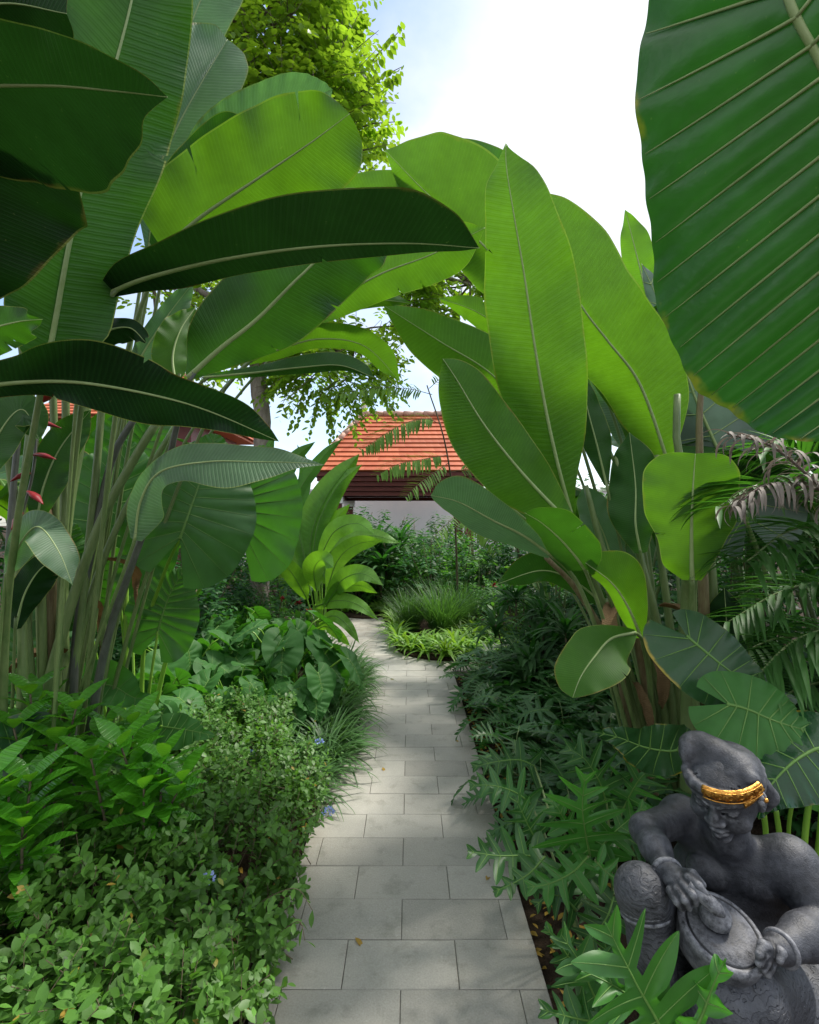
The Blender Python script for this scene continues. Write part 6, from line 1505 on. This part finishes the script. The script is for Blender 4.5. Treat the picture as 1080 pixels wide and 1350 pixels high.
Hc.ell(hd2(.044, -.004, .112), (.028, .022, .020), AX, .008); Hc.ell(hd2(.070, .012, .098), (.022, .020, .020), AX, .008); Hc.ell(hd2(.030, .02, .105), (.016, .014, .012), AX, .008)
Hc.ell(hd2(.040, -.014, .066), (.042, .052, .034), AX, .015)
Hc.ell(hd2(-.082, -.018, .125), (.024, .044, .034), AX, .014)
for k in range(5): Hc.cap(hd2(-.055 + .008 * k, .066 - .012 * k, .074 + .011 * k), hd2(.06 - .006 * k, .060 - .014 * k, .074 + .008 * k), .0022, .0022, .004, 'sub')
# hair knot and tassel behind the ear
Hc.chain([hd2(.074, -.045, .0), hd2(.082, -.055, -.04), hd2(.074, -.055, -.075)], [.024, .024, .016], .012)
V, Fq = Hc.mesh(.0032); hcl = part('headcloth', V, Fq, stat)
# gold band: embossed panel lying on the cloth, and the slanting tail
def gold_patch(name, t0, t1, u0, u1, slant, lift=.0145):
    n, m = 26, 7; mb = MB(); a = np.radians(np.linspace(t0, t1, n)); v = np.linspace(0, 1, m); V = []
    for L in (0, 1):
        for i in range(n):
            for j in range(m):
                uu = u0 + (u1 - u0) * v[j] + slant * (i / (n - 1)); k_ = 1 + .10 * (.5 - abs(v[j] - .5))
                rr = lift if L else lift - .006
                rr += .0016 * L * (math.sin(i * 1.5) * math.sin(j * 2.1))
                V.append(hd((.084 + rr) * k_ * math.sin(a[i]), -.006 + (.095 + rr) * k_ * math.cos(a[i]), uu))
    V = np.array(V); I, J = np.meshgrid(np.arange(n - 1), np.arange(m - 1), indexing='ij'); I = I.ravel(); J = J.ravel()
    top = np.stack([I * m + J, (I + 1) * m + J, (I + 1) * m + J + 1, I * m + J + 1], 1) + n * m
    ed = [[i * m, (i + 1) * m, n * m + (i + 1) * m, n * m + i * m] for i in range(n - 1)] + [[(i + 1) * m + m - 1, i * m + m - 1, n * m + i * m + m - 1, n * m + (i + 1) * m + m - 1] for i in range(n - 1)]
    ed += [[j + 1, j, n * m + j, n * m + j + 1] for j in range(m - 1)] + [[(n - 1) * m + j, (n - 1) * m + j + 1, n * m + (n - 1) * m + j + 1, n * m + (n - 1) * m + j] for j in range(m - 1)]
    mb.add(V - b0, top); mb.F.append(np.array(ed)); mb.M.append(0)
    # raised scroll work
    o = mb.build(name, goldm, hcl)
    return o
gold_patch('gold_band', -8, 74, .057, .088, -.006)
gold_patch('gold_band_tail', 44, 78, .030, .050, .018)
mb = MB()
for k in range(6):
    a0 = math.radians(-4 + 13 * k); a1 = math.radians(4 + 13 * k)
    w = lambda a, u: hd(.1035 * math.sin(a), -.006 + .1145 * math.cos(a), u - .006 * (math.degrees(a) + 8) / 82) - b0
    add_tube(mb, crom([w(a0, .064), w(a0, .081), w(a1, .081), w(a1, .070), w((a0 + a1) / 2, .069)], 14), [.0016, .0016], 5)
for u in (.0585, .0865): add_tube(mb, np.array([w(math.radians(x), u) for x in np.linspace(-7, 73, 20)]), [.0018, .0018], 5)
mb.build('gold_scrolls', goldm, hcl)
mb = MB(); ec = hd(.092, .022, .026) - b0
for k in range(6):
    a = k * 1.047; mb_c = ec + u_ * .011 * math.sin(a) + f_ * .011 * math.cos(a); add_tube(mb, np.array([mb_c - s_ * .006, mb_c + s_ * .004, mb_c + s_ * .008]), [.007, .0075, .002], 8)
mb.build('ear_ornament', stat, ST)
mb = MB(); add_tube(mb, np.array([ec + s_ * .004, ec + s_ * .012, ec + s_ * .015]), [.006, .006, .001], 8); mb.build('ear_stud', goldm, ST)
# ---- drum held in the lap
dn = nrm(np.array([.07, -.35, .93])); dc = P(952, 1226, 1.205)
da = nrm(np.cross(dn, [0, 1.0, 0])); db = np.cross(dn, da)
def lathe(prof, seg=48):
    t = np.linspace(0, 2 * np.pi, seg, endpoint=False); V = []
    for r, z in prof: V.append(dc - b0 + r * (np.cos(t)[:, None] * da + np.sin(t)[:, None] * db) + z * dn)
    n = len(prof); I, J = np.meshgrid(np.arange(n - 1), np.arange(seg), indexing='ij'); I = I.ravel(); J = J.ravel(); K = (J + 1) % seg
    return np.concatenate(V), np.stack([I * seg + J, I * seg + K, (I + 1) * seg + K, (I + 1) * seg + J], 1)
V, Fq = lathe([(.001, -.085), (.070, -.085), (.084, -.07), (.091, -.045), (.093, -.02), (.0935, -.008), (.0915, .000), (.086, .003), (.081, .003), (.079, -.001), (.076, -.001), (.074, .004), (.05, .007), (.02, .008), (.001, .008)])
dr = mesh_obj('drum', V, [Fq], stat, ST)
dc0 = dc; dc = P(942, 1209, 1.215); V, Fq = lathe([(.035, -.002), (.035, .012), (.032, .018), (.024, .024), (.012, .028), (.001, .029)], 32); mesh_obj('drum_boss', V, [Fq], stat, dr)
dc = dc0
mb = MB(); add_tube(mb, crom([P(908, 1166, 1.20) - b0, P(922, 1178, 1.185) - b0, P(936, 1190, 1.175) - b0, P(950, 1203, 1.172) - b0, P(954, 1207, 1.172) - b0], 16), [.012, .0135, .015, .0165, .015, .006], 12); mb.build('drum_beater', stat, ST)
# plinth
mb = MB(); c = np.array([ST.location.x - .02, ST.location.y - .08]) - b0[:2]
n = 10; a = np.linspace(0, 2 * np.pi, 24, endpoint=False); gq = np.random.default_rng(3)
rows = [(.26, 0), (.27, .03), (.262, .12), (.255, .16), (.235, .175), (.001, .178)]; V = []
for r, z in rows: V.append(np.c_[c[0] + r * np.cos(a) * 1.0, c[1] + r * np.sin(a) * .8, np.full(24, z)] + gq.normal(0, .004, (24, 3)))
I, J = np.meshgrid(np.arange(5), np.arange(24), indexing='ij'); I = I.ravel(); J = J.ravel(); K = (J + 1) % 24
mesh_obj('plinth', np.concatenate(V), [np.stack([I * 24 + J, I * 24 + K, (I + 1) * 24 + K, (I + 1) * 24 + J], 1)], stat, ST)
